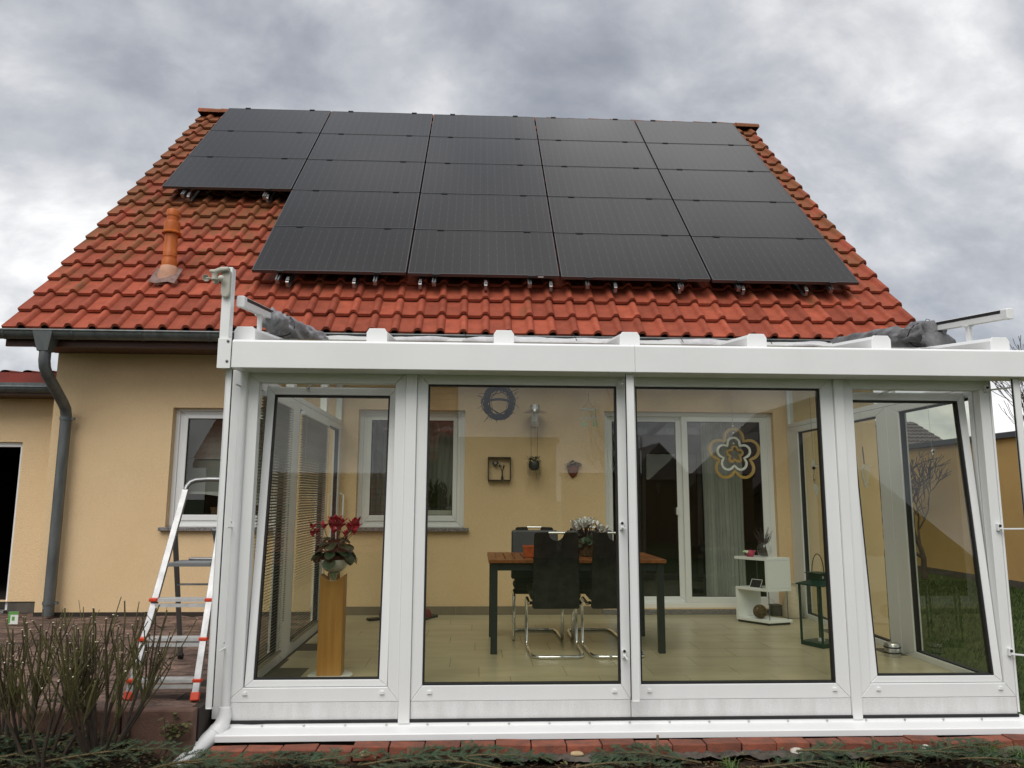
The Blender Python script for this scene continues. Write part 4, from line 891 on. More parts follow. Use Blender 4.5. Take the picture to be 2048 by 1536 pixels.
# chairs: built facing +y with the back towards the camera, then copied
def make_chair():
    t = thing('dining_chair', '', 'chair')
    w = 0.185; o = []
    def arc(cx_, cz_, r_, a0, a1, n=5): return [(cx_ + r_ * math.cos(R(a0 + (a1 - a0) * k / n)), cz_ + r_ * math.sin(R(a0 + (a1 - a0) * k / n))) for k in range(n + 1)]
    outline = arc(-w + .02, .345 + .02, .02, 180, 270) + arc(w - .02, .365, .02, 270, 360) + arc(w - .022 - .012, .93 - .022, .022, 0, 90) + [(0.062, .932)] + arc(0, .925, .060, 0, -180, 10) + [(-0.062, .932)] + arc(-w + .022 + .012, .93 - .022, .022, 90, 180)
    def TB(u, d, v): k = (v - .40) / .53; return (u, d - 0.055 * k * k - .01 * k + 0.03, v)
    # split the tall panel into strips so that it can curve
    mb = MB(); mb.prism(outline, 0.0, 0.028, TB)
    obj('backrest', mb, M['black_fabric'], t, bevel=0.006)
    obj('grip_bar', MB().tube([(-.064, -0.045 + .0, .928), (.064, -0.045, .928)], 0.009, 10), M['chrome'], t, smooth=True)
    se = MB(); se.add([(-.20, .055, .40), (.20, .055, .40), (.205, .45, .425), (-.205, .45, .425), (-.20, .055, .475), (.20, .055, .475), (.205, .46, .50), (-.205, .46, .50)], [(0, 1, 2, 3), (7, 6, 5, 4), (0, 4, 5, 1), (1, 5, 6, 2), (2, 6, 7, 3), (3, 7, 4, 0)])
    obj('seat', se, M['black_fabric'], t, bevel=0.03)
    lg = MB(); r_ = 0.0135
    pts = [(-.19, .08, .385), (-.205, .12, .375), (-.205, .36, .385), (-.205, .415, .375), (-.205, .43, .33), (-.205, .40, .055), (-.205, .385, .022), (-.205, .35, .014), (-.20, .02, .014), (-.185, -.075, .014), (-.14, -.105, .014), (.14, -.105, .014), (.185, -.075, .014), (.20, .02, .014), (.205, .35, .014), (.205, .385, .022), (.205, .40, .055), (.205, .43, .33), (.205, .415, .375), (.205, .36, .385), (.205, .12, .375), (.19, .08, .385)]
    lg.tube(pts, r_, 10); obj('cantilever_frame', lg, M['chrome'], t, smooth=True)
    return t
ch = make_chair()
CH = [(0.625, 1.785, 0, 'black high back chair left of the white guide rail, its back to the glass'), (1.085, 1.785, 0, 'black high back chair half hidden by the white guide rail, its back to the glass'),
      (0.530, 2.78, math.pi, 'dark grey chair across the table, behind the orange pot and facing the glass'), (1.03, 2.78, math.pi, 'dark chair across the table, behind the white flowers and facing the glass')]
chairs = []
for i, (x, y, a_, lab) in enumerate(CH):
    o = ch if i == 0 else copy_tree(ch); chairs.append(o)
for o, (x, y, a_, lab) in zip(chairs, CH):
    o.location = (x, y, 0); o.rotation_euler = (0, 0, a_); o['label'] = lab; o['group'] = 'chairs round the teak table'
    if a_:
        def arc2(cx_, cz_, r_, a0, a1, n=5): return [(cx_ + r_ * math.cos(R(a0 + (a1 - a0) * k / n)), cz_ + r_ * math.sin(R(a0 + (a1 - a0) * k / n))) for k in range(n + 1)]
        pol = arc2(-.195, .50, .02, 180, 270) + arc2(.195, .50, .02, 270, 360) + arc2(.190, .885, .02, 0, 90) + arc2(-.190, .885, .02, 90, 180)
        me = MB().prism(pol, 0.062, 0.10, lambda u, d, v: (u, d - 0.06 * ((v - .5) / .4) ** 2, v)).mesh('cushion', mats=[M['grey_leather']])
        c = bpy.data.objects.new('cushion', me); COL.objects.link(c); c.parent = o; bv = c.modifiers.new('bevel', 'BEVEL'); bv.width = 0.012; bv.segments = 2
# things on the table
px_, py_ = 0.435, 2.10
t = thing('orange_pot', 'small square orange clay pot on the teak table', 'pot', (px_, py_, TZ))
obj('body', MB().add([(px_ + s * r_, py_ + u * r_, z) for z, r_ in ((TZ + .0015, .040), (TZ + .088, .050), (TZ + .088, .044), (TZ + .03, .040)) for s, u in ((-1, -1), (1, -1), (1, 1), (-1, 1))], [(3, 2, 1, 0)] + [(k * 4 + i, k * 4 + (i + 1) % 4, k * 4 + 4 + (i + 1) % 4, k * 4 + 4 + i) for k in range(3) for i in range(4)] + [(12, 13, 14, 15)]), M['orange_pot'], t, bevel=0.003)
obj('rim', MB().ring(px_ - .052, px_ + .052, py_ - .052, py_ + .052, .008, TZ + .080, TZ + .094, lambda u, d, v: (u, v, d)), M['orange_pot'], t)
wx, wy = 0.925, 2.20
t = thing('wicker_basket', 'small brown wicker basket of white cyclamen on the teak table', 'basket', (wx, wy, TZ))
wb = MB(); n_ = 28
for k in range(14):
    z = TZ + 0.006 + k * 0.0085; r_ = 0.066 + 0.0009 * k + (0.004 if k % 2 else 0)
    wb.tube([(wx + math.cos(2 * math.pi * i / n_) * (r_ + (0.003 if (i + k) % 2 else 0)), wy + math.sin(2 * math.pi * i / n_) * (r_ + (0.003 if (i + k) % 2 else 0)), z) for i in range(n_ + 1)], 0.0048, 5)
obj('weave', wb, M['wicker'], t, smooth=True); obj('liner', MB().lathe([(0.06, TZ + .001), (0.062, TZ + .115), (0.0, TZ + .118)], (wx, wy, 0), 18), M['soil'], t)
t = thing('white_cyclamen', 'white cyclamen in bloom above the wicker basket on the table', 'potted plant', (wx, wy, TZ + .115)); q = random.Random(8)
fl = [(q.uniform(-.12, .15), q.uniform(-.09, .09), 0) for _ in range(46)]; fl = [(a, b, TZ + .268 - 0.9 * (a - .0) ** 2 * 1.4 - b * b * 2 + q.uniform(-.03, .02) - (0.035 if a > .1 else 0)) for a, b, _ in fl]
cyclamen(t, (wx, wy), 0.105, TZ + .115, TZ + .125, fl, M['white_petal'], 21, nleaf=38, fs=0.048, leafw=0.058)

# S-shaped shelf in the right rear corner
sx, sy = 2.80, 3.33; ang = R(-22)
def RT(x, y, z): c_, s_ = math.cos(ang), math.sin(ang); return (sx + x * c_ - y * s_, sy + x * s_ + y * c_, z)
sx2 = 2.79
def RT(x, y, z):
    # corner towards the camera at (sx2, 3.10); local x runs to the right wall, local y to the left rear
    return (sx2 + x * 0.955 + y * -0.60, 3.10 + x * 0.30 + y * 0.80, z)
t = thing('shelf_unit', 'white S shaped shelf with thin rods in the right rear corner', 'shelf', (sx2, 3.25, 0))
D, Wd = 0.36, 0.275
def sb(x0, x1, y0, y1, z0, z1): return MB().box(x0, x1, y0, y1, z0, z1, RT)
obj('base_board', sb(0, Wd, 0, D, .022, .048), M['white_gloss'], t, bevel=0.002); obj('plinth', sb(.01, Wd - .02, .01, D - .01, .0, .021), M['blackp'], t)
obj('rear_panel', sb(0, Wd, D - .024, D, .049, .312), M['white_gloss'], t, bevel=0.002); obj('middle_board', sb(0, Wd, 0, D, .313, .338), M['white_gloss'], t, bevel=0.002)
obj('front_panel', sb(0, Wd, 0, .024, .339, .602), M['white_gloss'], t, bevel=0.002); obj('top_board', sb(0, Wd, 0, D, .603, .630), M['white_gloss'], t, bevel=0.002)
for (x, y, z0, z1) in ((.03, .02, .048, .313), (Wd - .03, .02, .048, .313), (.03, D - .02, .338, .603), (Wd - .03, D - .02, .338, .603)): obj('rod', MB().tube([RT(x, y, z0), RT(x, y, z1)], 0.004, 6), M['zinc'], t)
x, y, z = RT(.07, .16, .048)
bl = MB(); q = random.Random(5)
for k in range(26):
    ax = Vector((q.gauss(0, 1), q.gauss(0, 1), q.gauss(0, 1))).normalized(); u_ = ax.orthogonal().normalized(); v_ = ax.cross(u_); r_ = .062 * q.uniform(.9, 1.0)
    bl.tube([Vector((x, y, z + .066)) + (u_ * math.cos(2 * math.pi * i / 18) + v_ * math.sin(2 * math.pi * i / 18)) * r_ for i in range(19)], 0.0042, 4)
tag(obj('rattan_ball', bl, M['wicker'], smooth=True), 'brown rattan ball lying on the lowest board of the white shelf', 'ball')
core = bpy.data.objects['rattan_ball']
p = RT(.10, .17, .338); t = thing('tablet', 'small dark photo frame leaning on the middle board of the white shelf', 'photo frame', p)
obj('screen', MB().add([RT(.02, .10, .339), RT(.02, .22, .339), RT(.055, .21, .415), RT(.055, .11, .415), RT(.03, .10, .339), RT(.03, .22, .339), RT(.065, .21, .415), RT(.065, .11, .415)], [(0, 1, 2, 3), (7, 6, 5, 4), (0, 4, 5, 1), (1, 5, 6, 2), (2, 6, 7, 3), (3, 7, 4, 0)]), M['blackp'], t)
obj('border', MB().ring(.10, .22, .339, .418, .004, 0.0175, 0.019, lambda u, d, v: RT(d + .035 * (v - .339) / .076, u, v)), M['silver'], t)
x, y, z = RT(.13, .14, .630)
t = thing('glass_vase', 'round clear glass vase of dark twigs on top of the white shelf', 'vase', (x, y, z))
obj('bowl', MB().lathe([(0.03, .002), (0.055, .018), (0.068, .055), (0.066, .085), (0.050, .118), (0.046, .135), (0.050, .142)], (x, y, z), 24), M['glass_thin'], t, smooth=True)
tw = MB(); q = random.Random(6)
for k in range(34):
    a = q.uniform(0, 6.28); e_ = Vector((math.cos(a) * q.uniform(.02, .12), math.sin(a) * q.uniform(.02, .09), q.uniform(.16, .30))); p0 = Vector((x, y, z + .01)); p1 = p0 + Vector((e_.x * .15, e_.y * .15, .11)); p2 = Vector((x, y, z)) + e_
    tw.tube([p0 + Vector((q.uniform(-.03, .03), q.uniform(-.03, .03), 0)), p1, p1.lerp(p2, .5) + Vector((q.uniform(-.015, .015), 0, q.uniform(-.01, .01))), p2], [.0028, .0024, .002, .0012], 4)
obj('twigs', tw, M['bark'], t)
x, y, z = RT(.045, .22, .630)
t = thing('watering_bird', 'pink ceramic bird shaped jug beside the glass vase on the shelf', 'ornament', (x, y, z))
obj('body', MB().lathe([(0.028, .001), (0.040, .015), (0.043, .035), (0.034, .058), (0.016, .066), (0.0, .067)], (x, y, z), 18), M['pink'], t, smooth=True)
obj('beak', MB().tube([(x - .03, y - .01, z + .045), (x - .06, y - .015, z + .055), (x - .078, y - .015, z + .05)], [.018, .010, .002], 8), M['mint'], t, smooth=True)
obj('tail', MB().tube([(x + .03, y, z + .045), (x + .055, y, z + .056)], [.015, .006], 8), M['pink'], t, smooth=True)
t = thing('floor_vase', 'tall cream ribbed vase on the floor behind the white shelf', 'vase', (3.25, 3.66, 0))
pr = []
for k in range(26):
    h_ = .345 * k / 25; r_ = 0.098 - 0.050 * (max(0, h_ - .06) / .25) ** 1.2 if h_ < .31 else 0.046 + (h_ - .31) * .35
    pr.append((r_ + 0.0015 * (k % 2), h_))
obj('body', MB().lathe([(0.09, 0.0)] + pr + [(0.035, .34), (0.03, .28)], (3.25, 3.66, 0), 26), M['cream_cer'], t, smooth=True)
tag(obj('tin_box', MB().box(3.06, 3.16, 3.70, 3.80, 0, .10).box(3.055, 3.165, 3.695, 3.805, .1005, .112), M['plinth'], bevel=0.003), 'small dull brown box on the floor between shelf and cream vase', 'box')
# green lantern
lx, ly = 2.865, 2.16
t = thing('lantern', 'tall dark green metal lantern with a curved handle on the tiled floor', 'lantern', (lx, ly, 0))
w2 = .115
def LT(x, y, z): c_, s_ = math.cos(R(24)), math.sin(R(24)); return (lx + x * c_ - y * s_, ly + x * s_ + y * c_, z)
obj('base', MB().box(-w2, w2, -w2, w2, .0, .035, LT), M['green_metal'], t, bevel=0.003)
for s in (-1, 1):
    for u in (-1, 1): obj('post', MB().box(s * w2 - .014 * (s > 0) - 0 * s, s * w2 + .014 * (s < 0), u * w2 - .014 * (u > 0), u * w2 + .014 * (u < 0), .0355, .485, LT), M['green_metal'], t)
for s in (-1, 1):
    obj('pane', MB().quad(LT(-w2 + .014, s * (w2 - .007), .036), LT(w2 - .014, s * (w2 - .007), .036), LT(w2 - .014, s * (w2 - .007), .485), LT(-w2 + .014, s * (w2 - .007), .485)), M['glass_thin'], t)
    obj('pane', MB().quad(LT(s * (w2 - .007), -w2 + .014, .036), LT(s * (w2 - .007), w2 - .014, .036), LT(s * (w2 - .007), w2 - .014, .485), LT(s * (w2 - .007), -w2 + .014, .485)), M['glass_thin'], t)
obj('roof_plate', MB().add([LT(x_ * r_, y_ * r_, z_) for z_, r_ in ((.486, .128), (.497, .128), (.525, .05)) for x_, y_ in ((-1, -1), (1, -1), (1, 1), (-1, 1))], [(3, 2, 1, 0), (8, 9, 10, 11)] + [(k * 4 + i, k * 4 + (i + 1) % 4, k * 4 + 4 + (i + 1) % 4, k * 4 + 4 + i) for k in range(2) for i in range(4)]), M['green_metal'], t)
obj('chimney', MB().box(-.048, .048, -.048, .048, .524, .58, LT).box(-.075, .075, -.075, .075, .5805, .588, LT), M['green_metal'], t)
obj('vent_hole', MB().box(-.008, .008, -.0495, -.047, .54, .562, LT), M['silver'], t)
obj('handle', MB().tube([LT(.07 * math.cos(math.pi * k / 14), 0, .58 + .16 * math.sin(math.pi * k / 14)) for k in range(15)], 0.004, 6), M['green_metal'], t)
tag(obj('candle', MB().lathe([(0.028, .0355), (0.028, .055), (0.0, .056), ], (lx, ly, 0), 16), M['ceramic'], smooth=True), 'short white candle standing inside the dark green lantern', 'candle')
# door weight
kx_, ky_ = 3.22, 1.72
t = thing('door_weight', 'round steel door weight with two black rubber rings on the floor', 'door stop', (kx_, ky_, 0))
obj('body', MB().lathe([(0.056, .001), (0.056, .095), (0.052, .100), (0.0, .100)], (kx_, ky_, 0), 28), M['steel'], t, smooth=True)
for z in (.030, .070): obj('ring', MB().tube([(kx_ + .057 * math.cos(2 * math.pi * k / 24), ky_ + .057 * math.sin(2 * math.pi * k / 24), z) for k in range(25)], .006, 6), M['gasket'], t, smooth=True)
obj('loop', MB().tube([(kx_, ky_, .10), (kx_ - .005, ky_, .16), (kx_ - .01, ky_, .26)], .003, 5), M['thread'], t)
# slippers
def slipper(name, lab, x, y, a_):
    t = thing(name, lab, 'slipper', (x, y, 0), 'slippers by the house wall'); c_, s_ = math.cos(a_), math.sin(a_)
    def TS(u, v, z): return (x + u * c_ - v * s_, y + u * s_ + v * c_, z)
    so = [(-.045, -.12), (-.03, -.14), (.03, -.14), (.045, -.11), (.038, 0), (.05, .08), (.035, .135), (0, .15), (-.035, .135), (-.05, .08), (-.038, 0)]
    obj('sole', MB().prism(so, .0, .022, lambda u, d, v: TS(u, v, d)), M['blackp'], t)
    up = MB()
    for j in range(7):
        v = .0 + .15 * j / 6; w = .048 * (1 - (j / 6) ** 3 * .6); h_ = .072 - .045 * (j / 6) ** 1.5
        for i in range(7): an = math.pi * i / 6; up.v.append(TS(math.cos(an) * w, v, .0225 + math.sin(an) * h_))
    for j in range(6):
        for i in range(6): up.f.append((j * 7 + i, j * 7 + i + 1, j * 7 + i + 8, j * 7 + i + 7)); up.m.append(0)
    obj('upper', up, M['slipper'], t, smooth=True)
slipper('slipper', 'dark slipper by the house wall, seen left of the white front mullion', -0.93, 3.56, R(-60)); slipper('slipper', 'dark red slipper by the house wall, seen right of the white front mullion', -0.475, 3.62, R(150))
# wall decoration on the rear wall
wyy = WY - 0.008
t = thing('wall_lamp', 'steel wall lamp with a flat conical hat on the rear wall', 'lamp', (0.60, 3.78, 2.0))
obj('hat', MB().lathe([(0.125, 2.085), (0.05, 2.115), (0.048, 2.150), (0.052, 2.152), (0.05, 2.165), (0.0, 2.168)], (0.605, 3.70, 0), 24), M['steel'], t, smooth=True)
obj('glass_cylinder', MB().lathe([(0.042, 1.97), (0.042, 2.09)], (0.605, 3.70, 0), 20), M['glass_thin'], t, smooth=True)
obj('bulb', MB().lathe([(0.026, 1.985), (0.026, 2.07), (0, 2.075)], (0.605, 3.70, 0), 16), M['ceramic'], t, smooth=True)
obj('foot', MB().lathe([(0.0, 1.935), (0.035, 1.94), (0.048, 1.955), (0.048, 1.968), (0.04, 1.972)], (0.605, 3.70, 0), 20), M['steel'], t, smooth=True)
obj('bracket', MB().box(.59, .62, 3.745, wyy + .007, 1.94, 1.965), M['steel'], t)
t = thing('hanging_planter', 'dark round pot of trailing succulents hung by two cords from the wall lamp', 'hanging plant', (0.60, 3.74, 1.5))
obj('pot', MB().lathe([(0.0, 1.475), (0.035, 1.482), (0.056, 1.512), (0.058, 1.55), (0.05, 1.57), (0.0, 1.565)], (.60, 3.74, 0), 20), M['dk_pot'], t, smooth=True)
for s in (-1, 1): obj('cord', MB().tube([(.60 + s * .036, 3.71, 1.95), (.60 + s * .032, 3.735, 1.60), (.60 + s * .05, 3.74, 1.54)], .0018, 4), M['wire'], t)
tr = MB(); q = random.Random(2)
for k in range(70):
    a = q.uniform(0, 6.28); r_ = q.uniform(.0, .062); leafmesh(tr, (.60 + math.cos(a) * r_, 3.74 + math.sin(a) * r_ * .9, 1.56 + q.uniform(0, .05)), (math.cos(a), math.sin(a), q.uniform(.2, 1.3)), (0, 0, 1), .014, .035)
for x in (-.062, -.05, .045, .06, .028):
    z = 1.57; L_ = q.uniform(.12, .22); xx = .60 + x
    while z > 1.57 - L_:
        for s in (-1, 1): leafmesh(tr, (xx + q.uniform(-.004, .004), 3.70, z), (s * .8, -.4, -.6), (0, 0, 1), .008, .020)
        z -= .011
obj('trailing_leaves', tr, M['cyc_leaf'], t)
t = thing('wall_pot', 'terracotta pocket pot with a grey green plant on the rear wall', 'wall planter', (1.02, 3.80, 1.45))
pt = MB(); n_ = 10
for z, r_ in ((1.405, .006), (1.425, .03), (1.46, .050), (1.50, .060), (1.535, .066)):
    for k in range(n_ + 1): an = math.pi + math.pi * k / n_; pt.v.append((1.022 + math.cos(an) * r_, wyy + .004 + math.sin(an) * r_, z))
for j in range(4):
    for k in range(n_): i = j * (n_ + 1) + k; pt.f.append((i, i + 1, i + n_ + 2, i + n_ + 1)); pt.m.append(0)
obj('pocket', pt, M['terra'], t, smooth=True)
lf = MB()
for k in range(110):
    a = q.uniform(math.pi, 2 * math.pi); r_ = q.uniform(.0, .085); leafmesh(lf, (1.022 + math.cos(a) * r_ * .95, wyy - .005 + math.sin(a) * r_ * .6, 1.53 + q.uniform(0, .065) * (1 - r_ / .12) - (0.10 * q.random() if (math.cos(a) * r_ < -.05) else 0)), (math.cos(a), math.sin(a), q.uniform(-.3, 1)), (0, 0, 1), .016, .028)
obj('foliage', lf, M['leaf'], t)
t = thing('wall_frame', 'square black wire frame with heart and small vase on the rear wall', 'wall decoration', (0.24, 3.82, 1.5))
obj('frame', MB().ring(.115, .358, 1.372, 1.620, .009, wyy - .055, wyy + .003, ID), M['wire'], t)
hp = [(.5 * 16 * math.sin(a) ** 3 / 16, .5 * (13 * math.cos(a) - 5 * math.cos(2 * a) - 2 * math.cos(3 * a) - math.cos(4 * a)) / 16) for a in [2 * math.pi * k / 22 for k in range(22)]]
obj('heart', MB().prism([(.195 + x * .068, 1.552 + z * .068) for x, z in hp], wyy - .04, wyy - .02, ID), M['anthracite'], t, bevel=.004)
obj('heart_inlay', MB().prism([(.195 + x * .030, 1.556 + z * .030) for x, z in hp], wyy - .043, wyy - .0405, ID), M['steel'], t)
obj('small_vase', MB().lathe([(.011, 1.382), (.014, 1.40), (.007, 1.43), (.006, 1.455), (.009, 1.465)], (.268, wyy - .03, 0), 12), M['anthracite'], t, smooth=True)
tw = MB()
for k in range(9): a = q.uniform(-.9, .9); tw.tube([(.268, wyy - .03, 1.46), (.268 + a * .02, wyy - .03, 1.50), (.268 + a * .04, wyy - .035, 1.50 + q.uniform(.015, .05))], [.0015, .0015, .004], 4)
obj('sprig', tw, M['vine'], t)
# hanging ornaments behind the front glass
def flower(r_, n=100):
    out = []
    for k in range(n):
        a = 2 * math.pi * k / n; th_ = (a + math.pi / 5) % (2 * math.pi / 5) - math.pi / 5; r1 = r_ * (.605 * math.cos(th_) + math.sqrt(.395 ** 2 - (.605 * math.sin(th_)) ** 2)); out.append((math.cos(a + math.pi / 2) * r1, math.sin(a + math.pi / 2) * r1))
    return out
def flower_ring(name, c, r_, wd, m, parent, tk=.012, n=100):
    o = flower(r_, n); cx_, cy_, cz_ = c; mb = MB(); inn = []
    for k in range(n):
        p0 = Vector(o[k - 1]); p1 = Vector(o[(k + 1) % n]); tn = (p1 - p0).normalized(); inn.append((o[k][0] - (tn.y) * wd, o[k][1] + tn.x * wd))
    # CCW outline: the inward normal is (-ty, tx)
    for d in (cy_ - tk / 2, cy_ + tk / 2):
        for k in range(n): mb.v.append((cx_ + o[k][0], d, cz_ + o[k][1]))
        for k in range(n): mb.v.append((cx_ + inn[k][0], d, cz_ + inn[k][1]))
    for k in range(n):
        k2 = (k + 1) % n; mb.f += [(k, k2, n + k2, n + k), (2 * n + k, 3 * n + k, 3 * n + k2, 2 * n + k2), (k, 2 * n + k, 2 * n + k2, k2), (n + k, n + k2, 3 * n + k2, 3 * n + k)]; mb.m += [0] * 4
    return obj(name, mb, m, parent, origin=c)
fx, fy, fz = 1.745, 0.86, 1.492
t = thing('flower_mobile', 'gold and white nested flower rings hanging by a thread behind the glass', 'window decoration', (fx, fy, fz))
flower_ring('outer_ring', (fx, fy, fz), .184, .019, M['gold'], t); flower_ring('middle_ring', (fx - .004, fy, fz), .122, .014, M['silver'], t)
flower_ring('inner_ring', (fx, fy - .004, fz), .062, .013, M['gold'], t, .02); flower_ring('core_ring', (fx + .003, fy + .012, fz), .050, .010, M['gold'], t, .02)
obj('thread', MB().tube([(fx - .004, fy, fz + .165), (fx - .006, fy, 1.90)], .0015, 4), M['thread'], t)
for z in (.195, .148, .075): obj('bead', MB().lathe([(0, -.007), (.006, -.004), (.007, 0), (.006, .004), (0, .007)], (fx - .003, fy, fz + z), 10), M['silver'], t, smooth=True)
gx, gy, gz = 0.141, 0.86, 1.845
t = thing('vine_wreath', 'dark vine wreath hanging at the top of the left fixed pane', 'wreath', (gx, gy, gz)); wr = MB(); q = random.Random(13)
for k in range(24):
    ph = q.uniform(0, 6.28); r_ = .094 + q.uniform(-.015, .015); el = 1.12
    wr.tube([(gx + math.cos(ph + a) * r_ * (1 + .08 * math.sin(3 * a + k)), gy + q.uniform(-.014, .014), gz - .01 + math.sin(ph + a) * r_ * el * (1 + .06 * math.cos(2 * a + k))) for a in [q.uniform(4.0, 6.2) * i / 16 for i in range(17)]], q.uniform(.002, .0045), 4)
for k in range(26):
    a = q.uniform(0, 6.28); p0 = Vector((gx + math.cos(a) * .095, gy, gz + math.sin(a) * .105)); d = Vector((math.cos(a + q.uniform(-.8, .8)), q.uniform(-.3, .3), math.sin(a + q.uniform(-.8, .8)))); wr.tube([p0, p0 + d * .025, p0 + d * q.uniform(.035, .06) + Vector((0, 0, q.uniform(-.01, .01)))], [.0022, .0017, .001], 4)
for zz, aa in ((gz - .012, .03),):
    for k in range(4): wr.tube([(gx - .085 + .17 * i / 10, gy - .01 + .004 * k, zz + aa * (1 - ((i - 5) / 5) ** 2) * .5 + .004 * k) for i in range(11)], .003, 4)
obj('twined_vines', wr, M['vine'], t); obj('hanger', MB().tube([(gx, gy, gz + .09), (gx, gy, 1.93)], .0015, 4), M['wire'], t)
mx_, my_ = 0.753, 0.86
t = thing('bird_mobile', 'hanging mobile of mint birdhouses and white hearts behind the left pane', 'mobile', (mx_, my_, 1.75))
obj('thread', MB().tube([(mx_, my_, 1.845), (mx_, my_, 1.90)], .0012, 4).tube([(mx_ - .045, my_, 1.795), (mx_, my_, 1.845), (mx_ + .045, my_, 1.795)], .0012, 4), M['wire'], t)
obj('ring', MB().tube([(mx_ + .05 * math.cos(2 * math.pi * k / 20), my_ + .05 * math.sin(2 * math.pi * k / 20), 1.792) for k in range(21)], .0035, 5), M['silver'], t)
for k, (dx_, dy_, dz) in enumerate(((-.048, 0, -.065), (-.035, -.03, -.09), (-.012, .03, -.055), (.012, -.03, -.07), (.03, .03, -.05), (.046, 0, -.085), (.05, .01, -.06))):
    z = 1.792 + dz; xx, yy = mx_ + dx_, my_ + dy_; obj('string', MB().tube([(xx, yy, 1.792), (xx, yy, z + .01)], .0008, 3), M['thread'], t)
    if k in (1, 5): obj('birdhouse', MB().prism([(xx - .014, z - .03), (xx + .014, z - .03), (xx + .014, z - .008), (xx + .018, z - .008), (xx, z + .012), (xx - .018, z - .008), (xx - .014, z - .008)], yy - .01, yy + .01, ID), M['mint'], t)
    else: obj('heart', MB().prism([(xx + x * .024, z + zz * .024) for x, zz in hp], yy - .003, yy + .003, ID), M['silver'], t)
for k in range(5): a = k * 1.3; obj('bead', MB().lathe([(0, -.007), (.007, 0), (0, .007)], (mx_ + math.cos(a) * .05, my_ + math.sin(a) * .05, 1.790 - .03 * (k % 3)), 8), M['mint'], t)
hx_, hy_ = 2.29, 0.86
t = thing('heart_garland', 'string of brown beads with a bird and white heart behind the glass', 'window decoration', (hx_, hy_, 1.4))
obj('thread', MB().tube([(hx_, hy_, 1.46), (hx_ - .003, hy_, 1.90)], .0010, 4), M['wire'], t)
obj('bird', MB().prism([(hx_ - .012, 1.42), (hx_ + .010, 1.415), (hx_ + .04, 1.418), (hx_ + .012, 1.43), (hx_ + .006, 1.45), (hx_, 1.462), (hx_ - .008, 1.448)], hy_ - .004, hy_ + .004, ID), M['silver'], t)
for z, r_, dx_ in ((1.405, .012, 0), (1.355, .004, -.003), (1.340, .004, -.004), (1.325, .006, -.002), (1.312, .003, -.005)): obj('bead', MB().lathe([(0, -r_), (r_ * .8, -r_ * .5), (r_, 0), (r_ * .8, r_ * .5), (0, r_)], (hx_ + dx_, hy_, z), 10), M['vine'], t, smooth=True)
obj('string', MB().tube([(hx_, hy_, 1.40), (hx_ - .006, hy_, 1.35), (hx_ - .002, hy_, 1.30)], .001, 4).tube([(hx_ + .002, hy_, 1.40), (hx_ + .007, hy_, 1.34), (hx_ + .005, hy_, 1.30)], .001, 4), M['vine'], t)
obj('heart', MB().prism([(hx_ + .008 - .014, 1.285), (hx_ + .008 - .006, 1.30), (hx_ + .020, 1.285), (hx_ + .024, 1.265), (hx_ + .010, 1.215), (hx_ - .006, 1.262)], hy_ - .004, hy_ + .004, ID), M['silver'], t)
gx_, gy_ = 2.70, 0.96
t = thing('grater_ornament', 'slatted heart shaped ornament hanging tilted behind the right casement glass', 'window decoration', (gx_, gy_, 1.4))
obj('rod', MB().tube([(gx_ - .010, gy_, 1.56), (gx_ - .004, gy_, 1.435)], .004, 6), M['zinc'], t); obj('thread', MB().tube([(gx_ - .010, gy_, 1.56), (gx_ - .012, gy_, 1.86)], .0008, 3), M['thread'], t)
obj('bow', MB().tube([(gx_ - .004, gy_, 1.435), (gx_ - .026, gy_, 1.405), (gx_ - .022, gy_, 1.36), (gx_ - .006, gy_, 1.29), (gx_ + .004, gy_, 1.275)], .006, 6), M['silver'], t)
for k in range(10):
    z = 1.425 - k * .013; w_ = .042 * (1 - k / 14); obj('slat', MB().bar((gx_ - .012 + k * .0015, gy_, z - .008), (gx_ + w_, gy_, z + .006), .003, .004), M['silver'], t)
cx_, cy_ = 3.20, 0.98
t = thing('crystal_chain', 'clear sparkling crystal chain hanging behind the right casement glass', 'window decoration', (cx_, cy_, 1.5))
obj('thread', MB().tube([(cx_, cy_, 1.56), (cx_ - .006, cy_, 1.90)], .0010, 4), M['thread'], t); q = random.Random(19)
for k in range(13):
    z = 1.555 - k * .022; r_ = .016 if k < 2 else q.uniform(.004, .010)
    obj('crystal', MB().lathe([(0, -r_ * 1.2), (r_, 0), (0, r_ * 1.2)], (cx_ + q.uniform(-.004, .012), cy_, z), 6), M['chrome'] if k % 3 else M['glass_thin'], t)
# curtains and things in the house windows
def drape(name, x0, x1, z0, z1, y, amp, folds, m, hem=0.0, phase=0.0, nv=6):
    mb = MB(); n = folds * 8
    for j in range(nv + 1):
        for i in range(n + 1):
            u = i / n; ph = 2 * math.pi * folds * (u + .04 * nz(u * 5 + phase, j * .3)) + phase; zb = z0 + hem * abs(math.sin(math.pi * folds * .5 * u))
            mb.v.append((x0 + (x1 - x0) * u, y + amp * math.sin(ph) * (.7 + .5 * nz(u * 7, phase)), zb + (z1 - zb) * j / nv))
    for j in range(nv):
        for i in range(n): a = j * (n + 1) + i; mb.f.append((a, a + 1, a + n + 2, a + n + 1)); mb.m.append(0)
    return mb
tag(obj('net_curtain', drape('c', 2.53, 2.98, .12, 2.2, WY + .36, .022, 11, M['sheer'], hem=0.02), M['curtain'], smooth=True), 'white gathered net curtain behind the right patio door leaf', 'curtain')
tag(obj('net_curtain', drape('c', -1.30, -0.10, .95, 2.3, WY + .36, .020, 20, M['sheer2'], phase=2.), M['sheer2'], smooth=True), 'grey net curtain in the house window inside the conservatory', 'curtain')
t = thing('cafe_curtain', 'grey panel curtain with diamond motifs in the window beside the ladder', 'curtain', (-2.6, WY + .36, 1.5))
